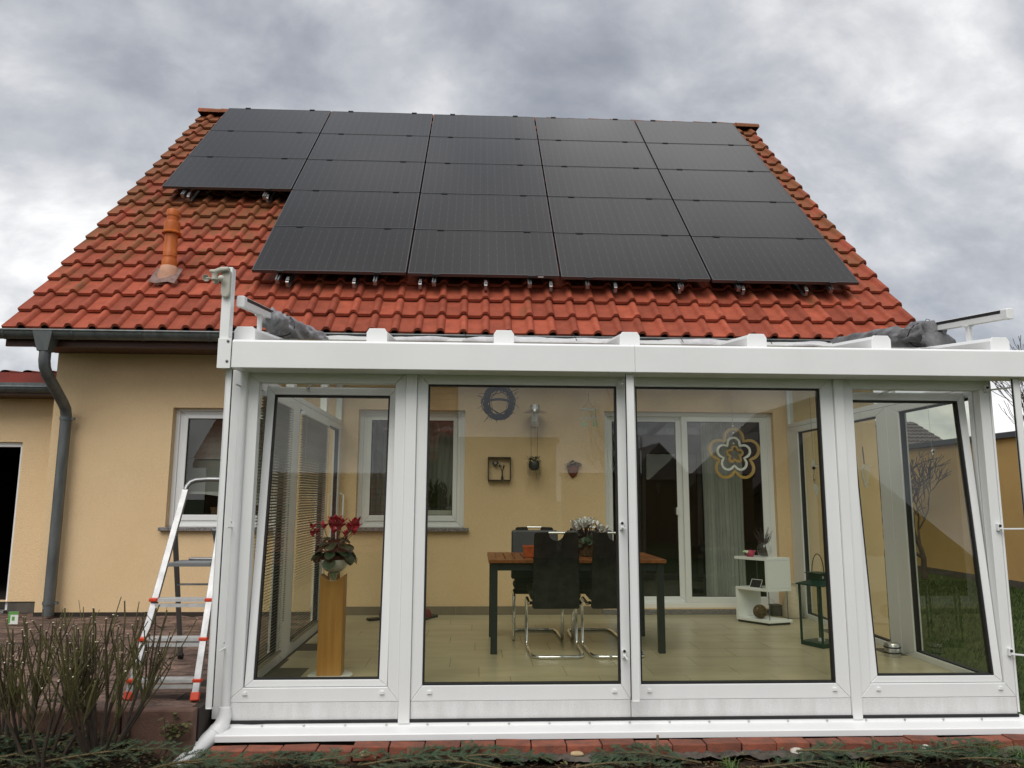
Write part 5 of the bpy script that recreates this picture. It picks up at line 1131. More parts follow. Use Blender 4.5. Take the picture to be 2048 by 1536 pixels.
obj('panel', drape('c', -3.3, -2.0, 1.22, 2.3, WY + .38, .006, 6, M['sheer2']), M['sheer2'], t, smooth=True)
obj('band', MB().box(-3.3, -2.0, WY + .360, WY + .366, 1.60, 1.612), M['sheer'], t)
for x, z in ((-2.46, 1.69), (-2.62, 1.37)): obj('motif', MB().prism([(x - .05, z), (x, z - .06), (x + .05, z), (x, z + .06)], WY + .355, WY + .358, ID), M['anthracite'], t)
v = MB(); n = 24
for i in range(n + 1):
    u = i / n; x = -3.2 + 1.0 * u; zb = 1.22 - .16 * (max(0, (u - .25) / .75)) ** 1.3 ; v.v += [(x, WY + .33 + .012 * math.sin(i * 1.4), 1.245), (x, WY + .32 + .02 * math.sin(i * 1.4), zb)]
for i in range(n): v.f.append((2 * i, 2 * i + 1, 2 * i + 3, 2 * i + 2)); v.m.append(0)
obj('swag', v, M['curtain'], t, smooth=True)
t = thing('window_basket', 'shallow woven basket on the inner sill of the window beside the ladder', 'basket', (-2.72, WY + .36, 1.0)); wb = MB(); bx, by, bz = -2.74, WY + 0.36, 0.985
for k in range(8):
    r_ = .105 + .003 * k + (.003 if k % 2 else 0); wb.tube([(bx + math.cos(2 * math.pi * i / 26) * r_, by + math.sin(2 * math.pi * i / 26) * r_ * .55, bz + .012 * k) for i in range(27)], .0075, 5)
obj('weave', wb, M['wicker'], t, smooth=True); obj('bottom', MB().lathe([(.10, 0), (.10, .004)], (bx, by, bz - .006), 16), M['wicker'], t)
obj('inner_sill', MB().box(-3.45, -1.85, WY + .29, WY + .62, .945, .975), M['pvc_d'], house); obj('inner_sill', MB().box(-1.5, .1, WY + .29, WY + .62, .945, .975), M['pvc_d'], house)
t = thing('window_plant', 'leafy plant in a pale trough on the sill of the inner house window', 'potted plant', (-.4, WY + .33, 1.0)); obj('trough', MB().box(-.66, -.22, WY + .292, WY + .34, .976, 1.055), M['pvc_d'], t, bevel=.004); lf = MB(); q = random.Random(31)
for k in range(160): a = q.uniform(0, 6.28); leafmesh(lf, (-.42 + q.gauss(0, .06), WY + .317 + q.uniform(-.02, .02), 1.06 + abs(q.gauss(0, .10))), (math.cos(a) * .5, math.sin(a) * .3, 1), (0, 1, 0), .02, .09)
obj('leaves', lf, M['cyc_leaf'], t)
# ================================================================ OUTSIDE THINGS
# garage annex on the left
an = thing('garage', 'cream garage beside the house with a dark open doorway', 'garage', (-6.5, 5, 0)); AY = 4.16
g = MB(); wall_front(g, -10.0, X0 - .004, 0.10, 2.26, AY, [(-6.9, -4.885, 0.1001, 1.765)], 0.14); g.quad((-10, AY, .1), (-10, AY + 5, .1), (-10, AY + 5, 2.26), (-10, AY, 2.26))
obj('wall', g, M['stucco'], an)
g = MB(); wall_front(g, -10.0, X0 - .004, -0.3, 0.0995, AY + .012, [(-6.9, -4.885, -0.02, 0.0996)], 0.13); obj('plinth', g, M['plinth'], an)
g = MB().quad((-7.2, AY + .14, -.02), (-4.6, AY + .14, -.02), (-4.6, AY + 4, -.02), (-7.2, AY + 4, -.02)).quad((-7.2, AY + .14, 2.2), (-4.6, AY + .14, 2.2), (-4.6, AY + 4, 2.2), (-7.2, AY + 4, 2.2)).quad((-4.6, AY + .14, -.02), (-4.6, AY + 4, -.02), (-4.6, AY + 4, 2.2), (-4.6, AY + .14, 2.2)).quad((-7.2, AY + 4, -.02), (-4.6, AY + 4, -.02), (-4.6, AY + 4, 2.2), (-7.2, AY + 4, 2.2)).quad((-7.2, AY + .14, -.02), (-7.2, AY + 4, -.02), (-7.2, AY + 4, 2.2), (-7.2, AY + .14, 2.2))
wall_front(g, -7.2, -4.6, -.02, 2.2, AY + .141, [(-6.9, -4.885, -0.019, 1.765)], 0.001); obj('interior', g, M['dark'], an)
g = MB().box(-4.925, -4.886, AY + .04, AY + .10, -.02, 1.764).box(-6.899, -4.926, AY + .04, AY + .10, 1.715, 1.764).box(-6.899, -6.86, AY + .04, AY + .10, -.02, 1.7149); obj('door_frame', g, M['pvc'], an, bevel=.003)
obj('threshold', MB().box(-6.9, -4.886, AY - .05, AY + .14, -.03, .012), M['granite'], an)
g = MB(); gutter(g, -10, -4.45, 3.83, 2.315, .058); g.tube([(-10, 3.772, 2.315), (-4.45, 3.772, 2.315)], .008, 6); go = obj('gutter', g, M['zinc'], an, smooth=True)
for x in (-4.80, -5.45, -6.1): b = MB(); gutter(b, x - .012, x + .012, 3.83, 2.315, .062); obj('gutter_bracket', b, M['zinc'], go, smooth=True)
obj('eaves_flashing', MB().box(-10, -4.455, 3.895, 3.905, 2.30, 2.375), M['zinc'], an)
obj('fascia_board', MB().box(-10, -4.455, 3.906, 3.935, 2.36, 2.485), M['fascia'], an)
obj('soffit', MB().box(-10, -4.455, 3.84, AY, 2.235, 2.26), M['soffit'], an)
g = MB()
for k in range(25):
    x = -4.47 - k * .23
    for i in range(6):
        a0, a1 = math.pi * i / 6, math.pi * (i + 1) / 6; g.quad((x - .06 + math.cos(a0) * .05, 3.90, 2.486 + math.sin(a0) * .024), (x - .06 + math.cos(a1) * .05, 3.90, 2.486 + math.sin(a1) * .024), (x - .06 + math.cos(a1) * .05, 9, 2.95 + math.sin(a1) * .024), (x - .06 + math.cos(a0) * .05, 9, 2.95 + math.sin(a0) * .024))
    g.quad((x - .01, 3.90, 2.487), (x + .13, 3.90, 2.487), (x + .13, 9, 2.95), (x - .01, 9, 2.95))
obj('tiled_roof', g, M['tile'], an)

def gable_house(name, lab, x0, x1, y0, y1, eave, ridge, wallm, roofm, axis='y', ov=.5, win=(), group=None):
    t = thing(name, lab, 'house', ((x0 + x1) / 2, (y0 + y1) / 2, -.3), group); w = MB(); w.box(x0, x1, y0, y1, -.4, eave)
    xm, ym = (x0 + x1) / 2, (y0 + y1) / 2; r_ = MB(); th = .16
    if axis == 'y':
        for y in (y0, y1): w.add([(x0, y, eave), (x1, y, eave), (xm, y, ridge)], [(0, 1, 2)])
        sl = (ridge - eave) / (xm - x0)
        for s in (-1, 1):
            e = xm + s * (xm - x0 + ov); ez = eave - sl * ov + .05
            r_.add([(xm, y0 - ov, ridge + .05), (e, y0 - ov, ez), (e, y1 + ov, ez), (xm, y1 + ov, ridge + .05), (xm, y0 - ov, ridge + .05 - th), (e, y0 - ov, ez - th), (e, y1 + ov, ez - th), (xm, y1 + ov, ridge + .05 - th)], [(0, 1, 2, 3), (7, 6, 5, 4), (0, 4, 5, 1), (1, 5, 6, 2), (2, 6, 7, 3)])
    else:
        for x in (x0, x1): w.add([(x, y0, eave), (x, y1, eave), (x, ym, ridge)], [(0, 1, 2)])
        sl = (ridge - eave) / (ym - y0)
        for s in (-1, 1):
            e = ym + s * (ym - y0 + ov); ez = eave - sl * ov + .05
            r_.add([(x0 - ov, ym, ridge + .05), (x0 - ov, e, ez), (x1 + ov, e, ez), (x1 + ov, ym, ridge + .05), (x0 - ov, ym, ridge + .05 - th), (x0 - ov, e, ez - th), (x1 + ov, e, ez - th), (x1 + ov, ym, ridge + .05 - th)], [(0, 1, 2, 3), (7, 6, 5, 4), (0, 4, 5, 1), (1, 5, 6, 2), (2, 6, 7, 3)])
    obj('wall', w, wallm, t); obj('roof', r_, roofm, t); return t
def courses(parent, corners, nrow, ncol, m, depth=.05, name='roof_courses'):
    """tiled slope as real stepped, rolled courses; corners: lower-left, lower-right, upper-right, upper-left"""
    a, b, c, d = [Vector(v) for v in corners]; nn = (b - a).cross(d - a).normalized(); mb = MB(); k = 4
    if nn.z < 0: nn = -nn
    for r in range(nrow):
        o = len(mb.v)
        for lv in (0, 1):
            t_ = (r + lv) / nrow
            for i in range(ncol * k + 1):
                u = i / (ncol * k); p0 = a.lerp(d, t_); p1 = b.lerp(c, t_); h_ = depth * (.9 if lv == 0 else .25) + depth * .7 * max(0, math.sin(2 * math.pi * i / k + .4)); mb.v.append(tuple(p0.lerp(p1, u) + nn * h_))
        w = ncol * k + 1
        for i in range(ncol * k): mb.f.append((o + i, o + i + 1, o + w + i + 1, o + w + i)); mb.m.append(0)
        if r:
            for i in range(ncol * k): mb.f.append((o + i, o + i + 1, o - w + i + 1, o - w + i)); mb.m.append(0)
    return obj(name, mb, m, parent, kind='stuff')
t = gable_house('neighbour_house', 'pale gabled house with dark brown soffits at the far left edge', -7.65, 0.0, 0, 9, 3.0, 9.0, M['stucco_w'], M['soffit'], 'y', .5)
t.location = (-18.63, 17.6, -.3); t.rotation_euler = (0, 0, R(38))
# garage wall on the right
ga = thing('flat_garage', 'long yellow rendered garage with a dark flat roof edge beyond the lawn', 'garage', (11, 9.5, -.3))
obj('wall', MB().box(9.4, 15.5, 5.0, 12.75, -.4, 2.30), M['stucco_y'], ga); obj('roof_edge', MB().box(9.34, 15.56, 4.94, 12.81, 2.27, 2.38), M['coping'], ga, bevel=.01); obj('base_course', MB().box(9.385, 9.41, 4.99, 12.76, -.4, -.2), M['plinth'], ga)
# grey roofed bungalow behind it
hb = thing('bungalow', 'bungalow with a hipped grey tiled roof and a skylight behind the yellow garage', 'house', (13, 24, -.3))
obj('wall', MB().box(6.5, 16.2, 18.6, 29.8, -.4, 1.7), M['stucco_w'], hb)
rl = MB(); A_ = [(5.9, 18.0, 1.50), (16.45, 18.0, 1.50), (16.45, 30.4, 1.50), (5.9, 30.4, 1.50)]; RA, RB = (10.2, 24.2, 4.13), (16.86, 24.2, 4.13)
rl.add(A_ + [RA, RB], [(0, 1, 5, 4), (1, 2, 5), (2, 3, 4, 5), (3, 0, 4)]); ro = obj('roof', rl, M['slate_roof'], hb)
courses(ro, [A_[0], A_[1], RB, RA], 17, 46, M['slate_roof'], .055)
sp = lambda u, v: (u, 18.0 + v * 6.2, 1.50 + v * 2.63 + .13)
obj('skylight', MB().quad(sp(15.0, .78), sp(15.62, .78), sp(15.62, .92), sp(15.0, .92)), M['skyl'], ro)
obj('skylight_frame', MB().bar(sp(14.96, .77), sp(14.96, .93), .06, .08).bar(sp(15.66, .77), sp(15.66, .93), .06, .08).bar(sp(14.96, .77), sp(15.66, .77), .06, .08).bar(sp(14.96, .93), sp(15.66, .93), .06, .08), M['coping'], ro)
t = gable_house('neighbour_house', 'pale house with a weathered dark brown roof at the far right edge', -4.5, 4.5, -5, 5, 3.45, 7.6, M['stucco_w'], M['brown_roof'], 'y', .6)
t.location = (25.2, 19.85, -.3); t.rotation_euler = (0, 0, R(-45))
# houses behind the camera, seen mirrored in the glass
t = gable_house('neighbour_house', 'red roofed house reflected in the left fixed pane of the conservatory', -9.5, -1.0, -22, -15, 2.55, 5.3, M['stucco_shade'], M['tile'], 'x', .35)
courses(t.children[1], [(-9.85, -14.62, 2.43), (-.65, -14.62, 2.43), (-.65, -18.5, 5.38), (-9.85, -18.5, 5.38)], 13, 40, M['tile'], .05)
t = thing('flat_garage', 'shade-darkened flat garage reflected in the middle of the left fixed pane', 'garage', (.5, -16, -.3)); obj('wall', MB().box(-.98, 2.05, -18, -14, -.4, 2.62), M['stucco_shade'], t); obj('roof_edge', MB().box(-.995, 2.12, -18.05, -13.93, 2.60, 2.74), M['stucco_shade'], t)
t = thing('garden_wall', 'shade-darkened brown garden wall reflected in the right part of the conservatory glass', 'wall', (8, -14, -.3)); obj('panel', MB().box(2.2, 7.2, -14.2, -14.0, -.4, 1.75), M['stucco_shade'], t); obj('coping', MB().box(2.15, 7.25, -14.24, -13.96, 1.7505, 1.83), M['soffit'], t)
t = gable_house('neighbour_house', 'small dark gabled house behind the viewer, reflected in the patio door', 4.9, 7.4, -24, -20, 1.7, 3.0, M['soffit'], M['brown_roof'], 'y', .3)
t = gable_house('neighbour_house', 'gabled house behind the viewer, reflected in the tilted right casement', 7.6, 13.4, -22, -14.5, 1.7, 4.3, M['stucco_shade'], M['brown_roof'], 'y', .4)

# ---------------------------------------------------------------- step ladder
lad = thing('step_ladder', 'aluminium step ladder with red end caps standing on the paved terrace', 'ladder', (-1.9, 1.1, 0))
FL, FR_, TLp, TRp = Vector((-2.055, .60, .0)), Vector((-1.655, .575, .0)), Vector((-1.985, 1.13, 1.30)), Vector((-1.715, 1.12, 1.31))
for p0, p1 in ((FL, TLp), (FR_, TRp)):
    d = (p1 - p0); st = obj('stile', MB().bar(p0 + d * .02, p0 + d * .955, .042, .022, up=(0, -1, .42)), M['ladder'], lad, bevel=.003)
    obj('foot_cap', MB().bar(p0 + d * .0, p0 + d * .034, .050, .030, up=(0, -1, .42)), M['red'], st, bevel=.005)
hoop = MB(); h0, h1 = FL.lerp(TLp, .955), FR_.lerp(TRp, .955); ux = (h1 - h0); up_ = (TLp - FL).normalized()
hoop.tube([h0, h0 + up_ * .025 + ux * .01, h0 + up_ * .055 + ux * .08, h0 + up_ * .068 + ux * .2, h0.lerp(h1, .5) + up_ * .072, h1 + up_ * .068 - ux * .2, h1 + up_ * .055 - ux * .08, h1 + up_ * .025 - ux * .01, h1], .016, 10); obj('top_hoop', hoop, M['ladder'], lad, smooth=True)
for f_, red in ((.085, 1), (.257, 1), (.428, 1)):
    a_, b_ = FL.lerp(TLp, f_), FR_.lerp(TRp, f_); a_ = a_ + Vector((.0, .0, 0)); tr = MB(); y0 = a_.y - .035
    tr.box(a_.x + .022, b_.x - .022, y0, y0 + .085, a_.z - .016, a_.z); 
    for k in range(5): tr.box(a_.x + .024, b_.x - .024, y0 + .006 + k * .016, y0 + .013 + k * .016, a_.z + .0005, a_.z + .003)
    so = obj('step', tr, M['step'], lad)
    for p_ in (a_, b_): obj('end_cap', MB().box(p_.x - .026, p_.x + .026, y0 - .008, y0 + .03, a_.z - .016, a_.z + .006), M['red'], so, bevel=.005)
    obj('under_brace', MB().box(a_.x + .01, b_.x - .01, y0 + .005, y0 + .012, a_.z - .050, a_.z - .028), M['step'], so)
a_, b_ = FL.lerp(TLp, .592), FR_.lerp(TRp, .592); pl = MB().box(a_.x + .024, b_.x - .024, a_.y - .03, a_.y + .21, a_.z - .022, a_.z)
for k in range(9): pl.box(a_.x + .03, b_.x - .03, a_.y - .02 + k * .025, a_.y - .010 + k * .025, a_.z + .0005, a_.z + .003)
obj('platform', pl, M['ladder_g'], lad, bevel=.003); obj('platform_clip', MB().box(a_.x + .09, b_.x - .07, a_.y + .15, a_.y + .21, a_.z + .004, a_.z + .02), M['ladder'], lad, bevel=.004)
RLf, RRf = Vector((-2.20, 1.80, 0)), Vector((-1.80, 1.80, 0)); RT1, RT2 = Vector((-2.005, 1.01, .98)), Vector((-1.745, 1.01, .98))
for p0, p1 in ((RLf, RT1), (RRf, RT2)):
    st = obj('rear_leg', MB().bar(p0.lerp(p1, .03), p1, .032, .020, up=(0, 1, .8)), M['ladder_g'], lad, bevel=.003); obj('foot_cap', MB().bar(p0, p0.lerp(p1, .03), .038, .028, up=(0, 1, .8)), M['blackp'], st)
for f_ in (.14, .60): obj('rear_brace', MB().bar(RLf.lerp(RT1, f_), RRf.lerp(RT2, f_), .025, .012), M['ladder'], lad)

# ---------------------------------------------------------------- plants and the bed
def shrub(name, lab, c, stems, seed, h, spread, tips=True):
    q = random.Random(seed); t = thing(name, lab, 'shrub', c, 'pruned shrubs in front of the terrace'); c = Vector(c); old = MB(); cut = MB(); greens = []
    obj('root_crown', MB().lathe([(.05, -.06), (.045, .0), (.03, .05), (.0, .07)], c, 10), M['stem_old'], t, smooth=True)
    for s in range(stems):
        a = 2 * math.pi * s / stems + q.uniform(-.4, .4); sp_ = spread * q.uniform(.35, 1.0); h1 = h * q.uniform(.32, .5)
        base = c + Vector((math.cos(a) * .03, math.sin(a) * .03, -.02)); fork = c + Vector((math.cos(a) * sp_ * .55, math.sin(a) * sp_ * .45, h1)); mid = base.lerp(fork, .5) + Vector((q.uniform(-.03, .03), q.uniform(-.03, .03), -.02))
        wm_ = MB(); wm_.tube([base, mid, fork], [.013, .0095, .0075], 7); obj('old_stem', wm_, M['stem_old'], t, smooth=True)
        sh = MB()
        for k in range(q.randint(4, 6)):
            d = Vector((math.cos(a) * q.uniform(-.1, .7) + q.uniform(-.35, .35), math.sin(a) * q.uniform(-.1, .6) + q.uniform(-.25, .25), 1.0)).normalized(); L_ = (h - h1) * q.uniform(.45, 1.05); p0 = fork - (fork - mid) * q.uniform(0, .35); pts = [p0]
            nseg = 5
            for i in range(1, nseg + 1):
                d = (d + Vector((q.uniform(-.13, .13), q.uniform(-.13, .13), .10))).normalized(); pts.append(pts[-1] + d * (L_ / nseg))
            r0 = q.uniform(.0042, .0070); rs = [r0 * (1 - .45 * i / nseg) for i in range(nseg + 1)]; sh.tube(pts, rs, 6)
            for i in range(1, nseg):   # buds and short side spurs
                if q.random() < .75:
                    e_ = Vector((q.uniform(-1, 1), q.uniform(-1, 1), .6)).normalized(); sh.tube([pts[i], pts[i] + e_ * q.uniform(.012, .022)], [.0035, .001], 4)
                if q.random() < .35:
                    e_ = Vector((q.uniform(-1, 1), q.uniform(-1, 1), .9)).normalized(); l_ = q.uniform(.05, .16); sh.tube([pts[i], pts[i] + e_ * l_ * .5, pts[i] + e_ * l_ + Vector((0, 0, l_ * .25))], [.0028, .0022, .0013], 5)
            if tips and q.random() < .8: e_ = (pts[-1] - pts[-2]).normalized(); obj('cut_tip', MB().tube([pts[-1] + e_ * .0005, pts[-1] + e_ * .003], rs[-1] * 1.3, 7), M['cut'], t)
        obj('shoot', sh, M['stem'], t, smooth=True)
    return t
shrub('pruned_shrub', 'pruned shrub at the left edge with upright olive stems and pale cut tips', (-2.42, .20, -.24), 9, 5, .84, .46)
shrub('pruned_shrub', 'tall pruned shrub with the densest olive shoots, in front of the ladder foot', (-2.00, .20, -.24), 17, 12, .88, .56)
shrub('pruned_shrub', 'pruned shrub with one leaning old stem, between the two larger shrubs', (-2.24, .10, -.27), 6, 23, .76, .42)
def seedling(lab, c, seed, n, h):
    q = random.Random(seed); t = thing('young_plant', lab, 'plant', c); st = MB(); lf = MB(); c = Vector(c)
    for k in range(n):
        a = q.uniform(0, 6.28); e_ = c + Vector((math.cos(a) * .10, math.sin(a) * .05, h * q.uniform(.6, 1))); m_ = c.lerp(e_, .5) + Vector((0, 0, .02)); b0 = c + Vector((q.uniform(-.06, .06), q.uniform(-.03, .03), 0)); st.tube([b0, m_, e_], [.003, .0022, .0015], 5)
        for i in range(9):
            p_ = m_.lerp(e_, i / 8) if i else m_; an = q.uniform(0, 6.28); leafmesh(lf, p_, (math.cos(an), math.sin(an), q.uniform(-.7, .5)), (0, 0, 1), .022, .036)
    obj('stem', st, M['stem_old'], t); obj('leaves', lf, M['leaf'], t); return t
seedling('small yellowing leafy plant beside the white outlet pipe', (-1.70, .33, -.24), 4, 7, .24); seedling('small leafy seedling at the foot of the terrace kerb', (-1.90, .36, -.22), 9, 4, .14)
seedling('small leafy plant by the kerb at the left edge of the bed', (-2.62, .34, -.2), 14, 6, .12)
# fir branches
def fir_mesh(L_, seed):
    q = random.Random(seed); st = MB(); nd = MB()
    def needles(p0, p1, ln):
        d = p1 - p0; l_ = d.length; d.normalize(); s_ = d.cross(Vector((0, 0, 1))).normalized(); u_ = s_.cross(d); n = int(l_ / .0036)
        for i in range(n):
            p_ = p0 + d * (l_ * (i + q.random()) / n)
            for s in (-1, 1):
                e_ = (s_ * s * q.uniform(.7, 1.0) + d * q.uniform(.35, .7) + u_ * q.uniform(-.1, .55)).normalized(); n_ = ln * q.uniform(.75, 1.1); w_ = e_.cross(u_).normalized() * .0017; nd.add([p_ - w_, p_ + w_, p_ + e_ * n_ + w_ * .4, p_ + e_ * n_ - w_ * .4], [(0, 1, 2, 3)])
    main = [Vector((L_ * i / 10, .03 * L_ * math.sin(i * .5 + seed), .05 * L_ * math.sin(math.pi * i / 10))) for i in range(11)]
    st.tube(main, [.006 - .0045 * i / 10 for i in range(11)], 6)
    for i in range(10): needles(main[i], main[i + 1], .020)
    k = 0
    for i in range(1, 10):
        for s in (-1, 1):
            if q.random() < .12: continue
            p_ = main[i].lerp(main[min(10, i + 1)], q.random() * .6); tl = L_ * (.34 - .026 * i) * q.uniform(.75, 1.15); a = R(q.uniform(42, 58)) * s
            e_ = p_ + Vector((math.cos(a) * tl, math.sin(a) * tl, q.uniform(-.12, .10) * tl)); m_ = p_.lerp(e_, .5) + Vector((0, 0, .04 * tl)); st.tube([p_, m_, e_], [.0024, .0018, .001], 4); needles(p_, m_, .018); needles(m_, e_, .017)
            if tl > .10:
                for u in (-1, 1):
                    b_ = a + R(38) * u; f_ = m_ + Vector((math.cos(b_), math.sin(b_), 0)) * tl * .38; st.tube([m_, f_], [.0015, .0008], 4); needles(m_, f_, .016)
    return st.mesh('twigs', mats=[M['twig']]), nd.mesh('needles', mats=[M['needle']])
FIR = [fir_mesh(.62, 1), fir_mesh(.50, 2), fir_mesh(.72, 3)]
firs = [(-2.80, .10, 0, 20), (-2.72, .24, 1, -15), (-2.55, .02, 2, 35), (-2.42, .18, 0, 160), (-2.62, -.06, 1, 70), (-2.22, .03, 2, 10), (-1.95, .0, 1, 150), (-1.72, .10, 0, 15), (-1.62, .16, 1, -10), (-1.45, .10, 2, 18), (-1.22, .20, 0, -8), (-.95, .10, 1, 25), (-.62, .20, 2, 6), (-.40, .30, 1, -22), (-.15, .12, 0, 12),
        (1.25, .16, 0, 170), (1.55, .08, 2, 12), (1.82, .24, 1, -15), (2.15, .10, 0, 8), (2.38, .12, 2, 14), (2.62, .08, 1, -12), (2.95, .16, 0, 172), (.55, .06, 1, 8), (.15, .02, 2, 175)]
fir_labels = ['at the left end of the bed, farthest from the conservatory', 'at the left end of the bed, close to the kerb', 'long, in front of the shrub at the left edge', 'behind the left shrub, pointing left', 'steep one crossing the others at the bottom left', 'long, below the leaning shrub stem', 'in front of the densest shrub, pointing left', 'between the densest shrub and the outlet pipe', 'just in front of the white outlet pipe', 'long, right of the outlet pipe mouth', 'below the first red bricks, left of the left mullion', 'below the left casement, pointing right', 'long, below the left mullion', 'close to the bricks right of the yellowish pebble', 'below the left end of the fixed pane', 'left of the white pebble, pointing left', 'long, below the large white pebble', 'right of the large white pebble', 'beside the single slim stake', 'long, behind the group of leaning stakes', 'in front of the group of leaning stakes', 'under the grass tuft at the right end', 'below the long yellowish pebble', 'long, in front of the long yellowish pebble, pointing left']
for i, (x, y, k, a) in enumerate(firs):
    lab, gr = 'cut fir branch ' + fir_labels[i], 'cut fir branches covering the bed'; t = thing('fir_branch', lab, 'fir branch', (x, y, soil_z(x, y) + .045 + .012 * (i % 3)), gr); t.rotation_euler = (R(rnd.uniform(-8, 8)), R(rnd.uniform(-2, 4)), R(a))
    for me_, nm in zip(FIR[k], ('twigs', 'needles')):
        o = bpy.data.objects.new(nm, me_); COL.objects.link(o); o.parent = t
        if nm == 'needles': o['kind'] = 'stuff'
# brick edging
ed = thing('brick_edging', 'row of red edging bricks along the foot of the conservatory', 'edging', (1, .43, -.25))
bme = {}
for k in range(4):
    mb = MB(); q = random.Random(40 + k); L_ = .1965
    for z in (-.075, 0):
        for (x, y) in ((-L_ / 2, -.05), (L_ / 2, -.05), (L_ / 2, .06), (-L_ / 2, .06)): mb.v.append((x + q.uniform(-.003, .003), y + q.uniform(-.004, .004), z + q.uniform(-.002, .002)))
    mb.f = [(3, 2, 1, 0), (4, 5, 6, 7), (0, 1, 5, 4), (1, 2, 6, 5), (2, 3, 7, 6), (3, 0, 4, 7)]; mb.m = [0] * 6; bme[k] = mb.mesh('brick', mats=[M['brick']])
x = -1.40; k = 0
while x < 4.3:
    o = inst('brick', bme[k % 4], ed, (x, .415 + rnd.uniform(-.006, .006), -.205 + rnd.uniform(-.006, .004) - (0.010 if x < -.6 else 0)), (rnd.uniform(-.04, .02), rnd.uniform(-.025, .025), rnd.uniform(-.025, .025) + (math.pi if k % 3 == 0 else 0))); bv = o.modifiers.new('b', 'BEVEL'); bv.width = .004; bv.segments = 2; x += .2035; k += 1
# fabric strip, pebbles, stakes
def cl_z(x, y): return soil_z(x, y) * .35 - .262 * .65 + .018 + .030 * abs(nz(x * 6.5, y * 22, 2)) + .016 * nz(x * 19, y * 30, 5) + .006 * nz(x * 50, y * 60)
cm = bumpy(-.02, 3.6, .25, .365, 420, 22, cl_z)
for i, v in enumerate(cm.v): cm.v[i] = (v[0], v[1] + .035 * nz(v[0] * 3.1, 7.7) * (1 if v[1] < .3 else .4) + .010 * nz(v[0] * 13, v[1] * 9), v[2])
tag(obj('bed_fabric', cm, M['cloth_bed'], smooth=True), 'crumpled grey brown fabric strip in front of the brick edging', 'fabric')
def pebble(lab, x, y, s, m, seed, nm='pebble'):
    q = random.Random(seed); mb = MB(); n = 12
    for j in range(1, 7):
        for k in range(n): th_, ph = math.pi * j / 7, 2 * math.pi * k / n; w = 1 + .18 * nz(math.cos(ph) * 1.3 + seed, math.sin(ph) * 1.3, math.cos(th_)); mb.v.append((x + s[0] * w * math.sin(th_) * math.cos(ph), y + s[1] * w * math.sin(th_) * math.sin(ph), cl_z(x, y) + .022 + s[2] * math.cos(th_)))
    for j in range(5):
        for k in range(n): mb.f.append((j * n + k, j * n + (k + 1) % n, (j + 1) * n + (k + 1) % n, (j + 1) * n + k)); mb.m.append(0)
    mb.f += [tuple(range(n)), tuple(range(5 * n, 6 * n))]; mb.m += [0, 0]; tag(obj(nm, mb, m, smooth=True), lab, 'stone')
pebble('white pebble left of the stakes, on the grey brown fabric', 1.86, .335, (.042, .03, .020), M['stone'], 1); pebble('small white pebble beside the group of leaning stakes', 2.62, .325, (.026, .022, .018), M['stone'], 2)
pebble('long yellowish pebble on the fabric below the left fixed pane', .585, .32, (.04, .02, .014), M['stone_y'], 3); pebble('yellowish pebble among the fir branches below the left mullion', -.61, .31, (.034, .026, .018), M['stone_y'], 4)
stk = [(1.045, .30, .16, 0, 'taller wooden stake of the three below the white middle guide rail'), (.985, .25, .12, .05, 'thick wooden stake in the middle of the three below the guide rail'), (.93, .27, .10, .12, 'thin leaning wooden stake, left of the three below the guide rail'), (-.36, .24, .12, 0, 'short wooden stake among fir branches below the left mullion'), (2.30, .30, .15, -.03, 'single slim wooden stake between the two white pebbles'), (2.46, .30, .11, 0, 'short dark wooden stake right of the slim single stake'), (2.635, .24, .13, .0, 'upright wooden stake in the group beside the small white pebble'), (2.60, .29, .13, .3, 'leaning wooden stake in the group beside the small white pebble'), (2.70, .31, .11, .1, 'rear wooden stake in the group beside the small white pebble'), (2.98, .28, .10, 0, 'wooden stake at the right end of the bed near the grass'), (-.30, .20, .07, 0, 'low cut wooden stake stub right of the short stake')]
for x, y, h_, tl, lab in stk:
    z = soil_z(x, y); tag(obj('stake', MB().bar((x, y, z - .04), (x + tl * h_, y, z + h_), .014, .010, up=(0, 1, 0)), M['stake'], bevel=.002), lab, 'stake', 'wooden stakes in the bed')
# grass tufts, ground cover, litter
def tuft(c, n, h, seed, m, spread=.06):
    q = random.Random(seed); mb = MB(); c = Vector(c)
    for k in range(n):
        a = q.uniform(0, 6.28); d = Vector((math.cos(a), math.sin(a), 0)); p0 = c + d * q.uniform(0, spread); l_ = h * q.uniform(.6, 1.1); ln = q.uniform(.25, .9); w = Vector((-d.y, d.x, 0)) * .0028
        p1 = p0 + d * (ln * l_ * .35) + Vector((0, 0, l_ * .6)); p2 = p0 + d * (ln * l_) + Vector((0, 0, l_ * (.95 - .5 * ln)))
        mb.add([p0 - w, p0 + w, p1 + w * .8, p1 - w * .8, p2], [(0, 1, 2, 3), (3, 2, 4)])
    return mb
for (x, y, n, h_, lab) in ((2.93, .25, 90, .15, 'bright green grass tuft at the right end of the bed'), (3.12, .22, 80, .13, 'bright green grass tuft at the lower right corner of the picture'), (2.10, .08, 40, .09, 'short grass tuft between fir branches, right of the middle'), (1.40, .10, 40, .10, 'small grass tuft left of the white pebble'), (.02, .16, 30, .08, 'small grass tuft below the left fixed pane')):
    tag(obj('grass_tuft', tuft((x, y, soil_z(x, y) - .005), n, h_, int(x * 97), M['grass']), M['grass']), lab, 'grass')
q = random.Random(77); lt = MB(); gc = MB(); clod = MB()
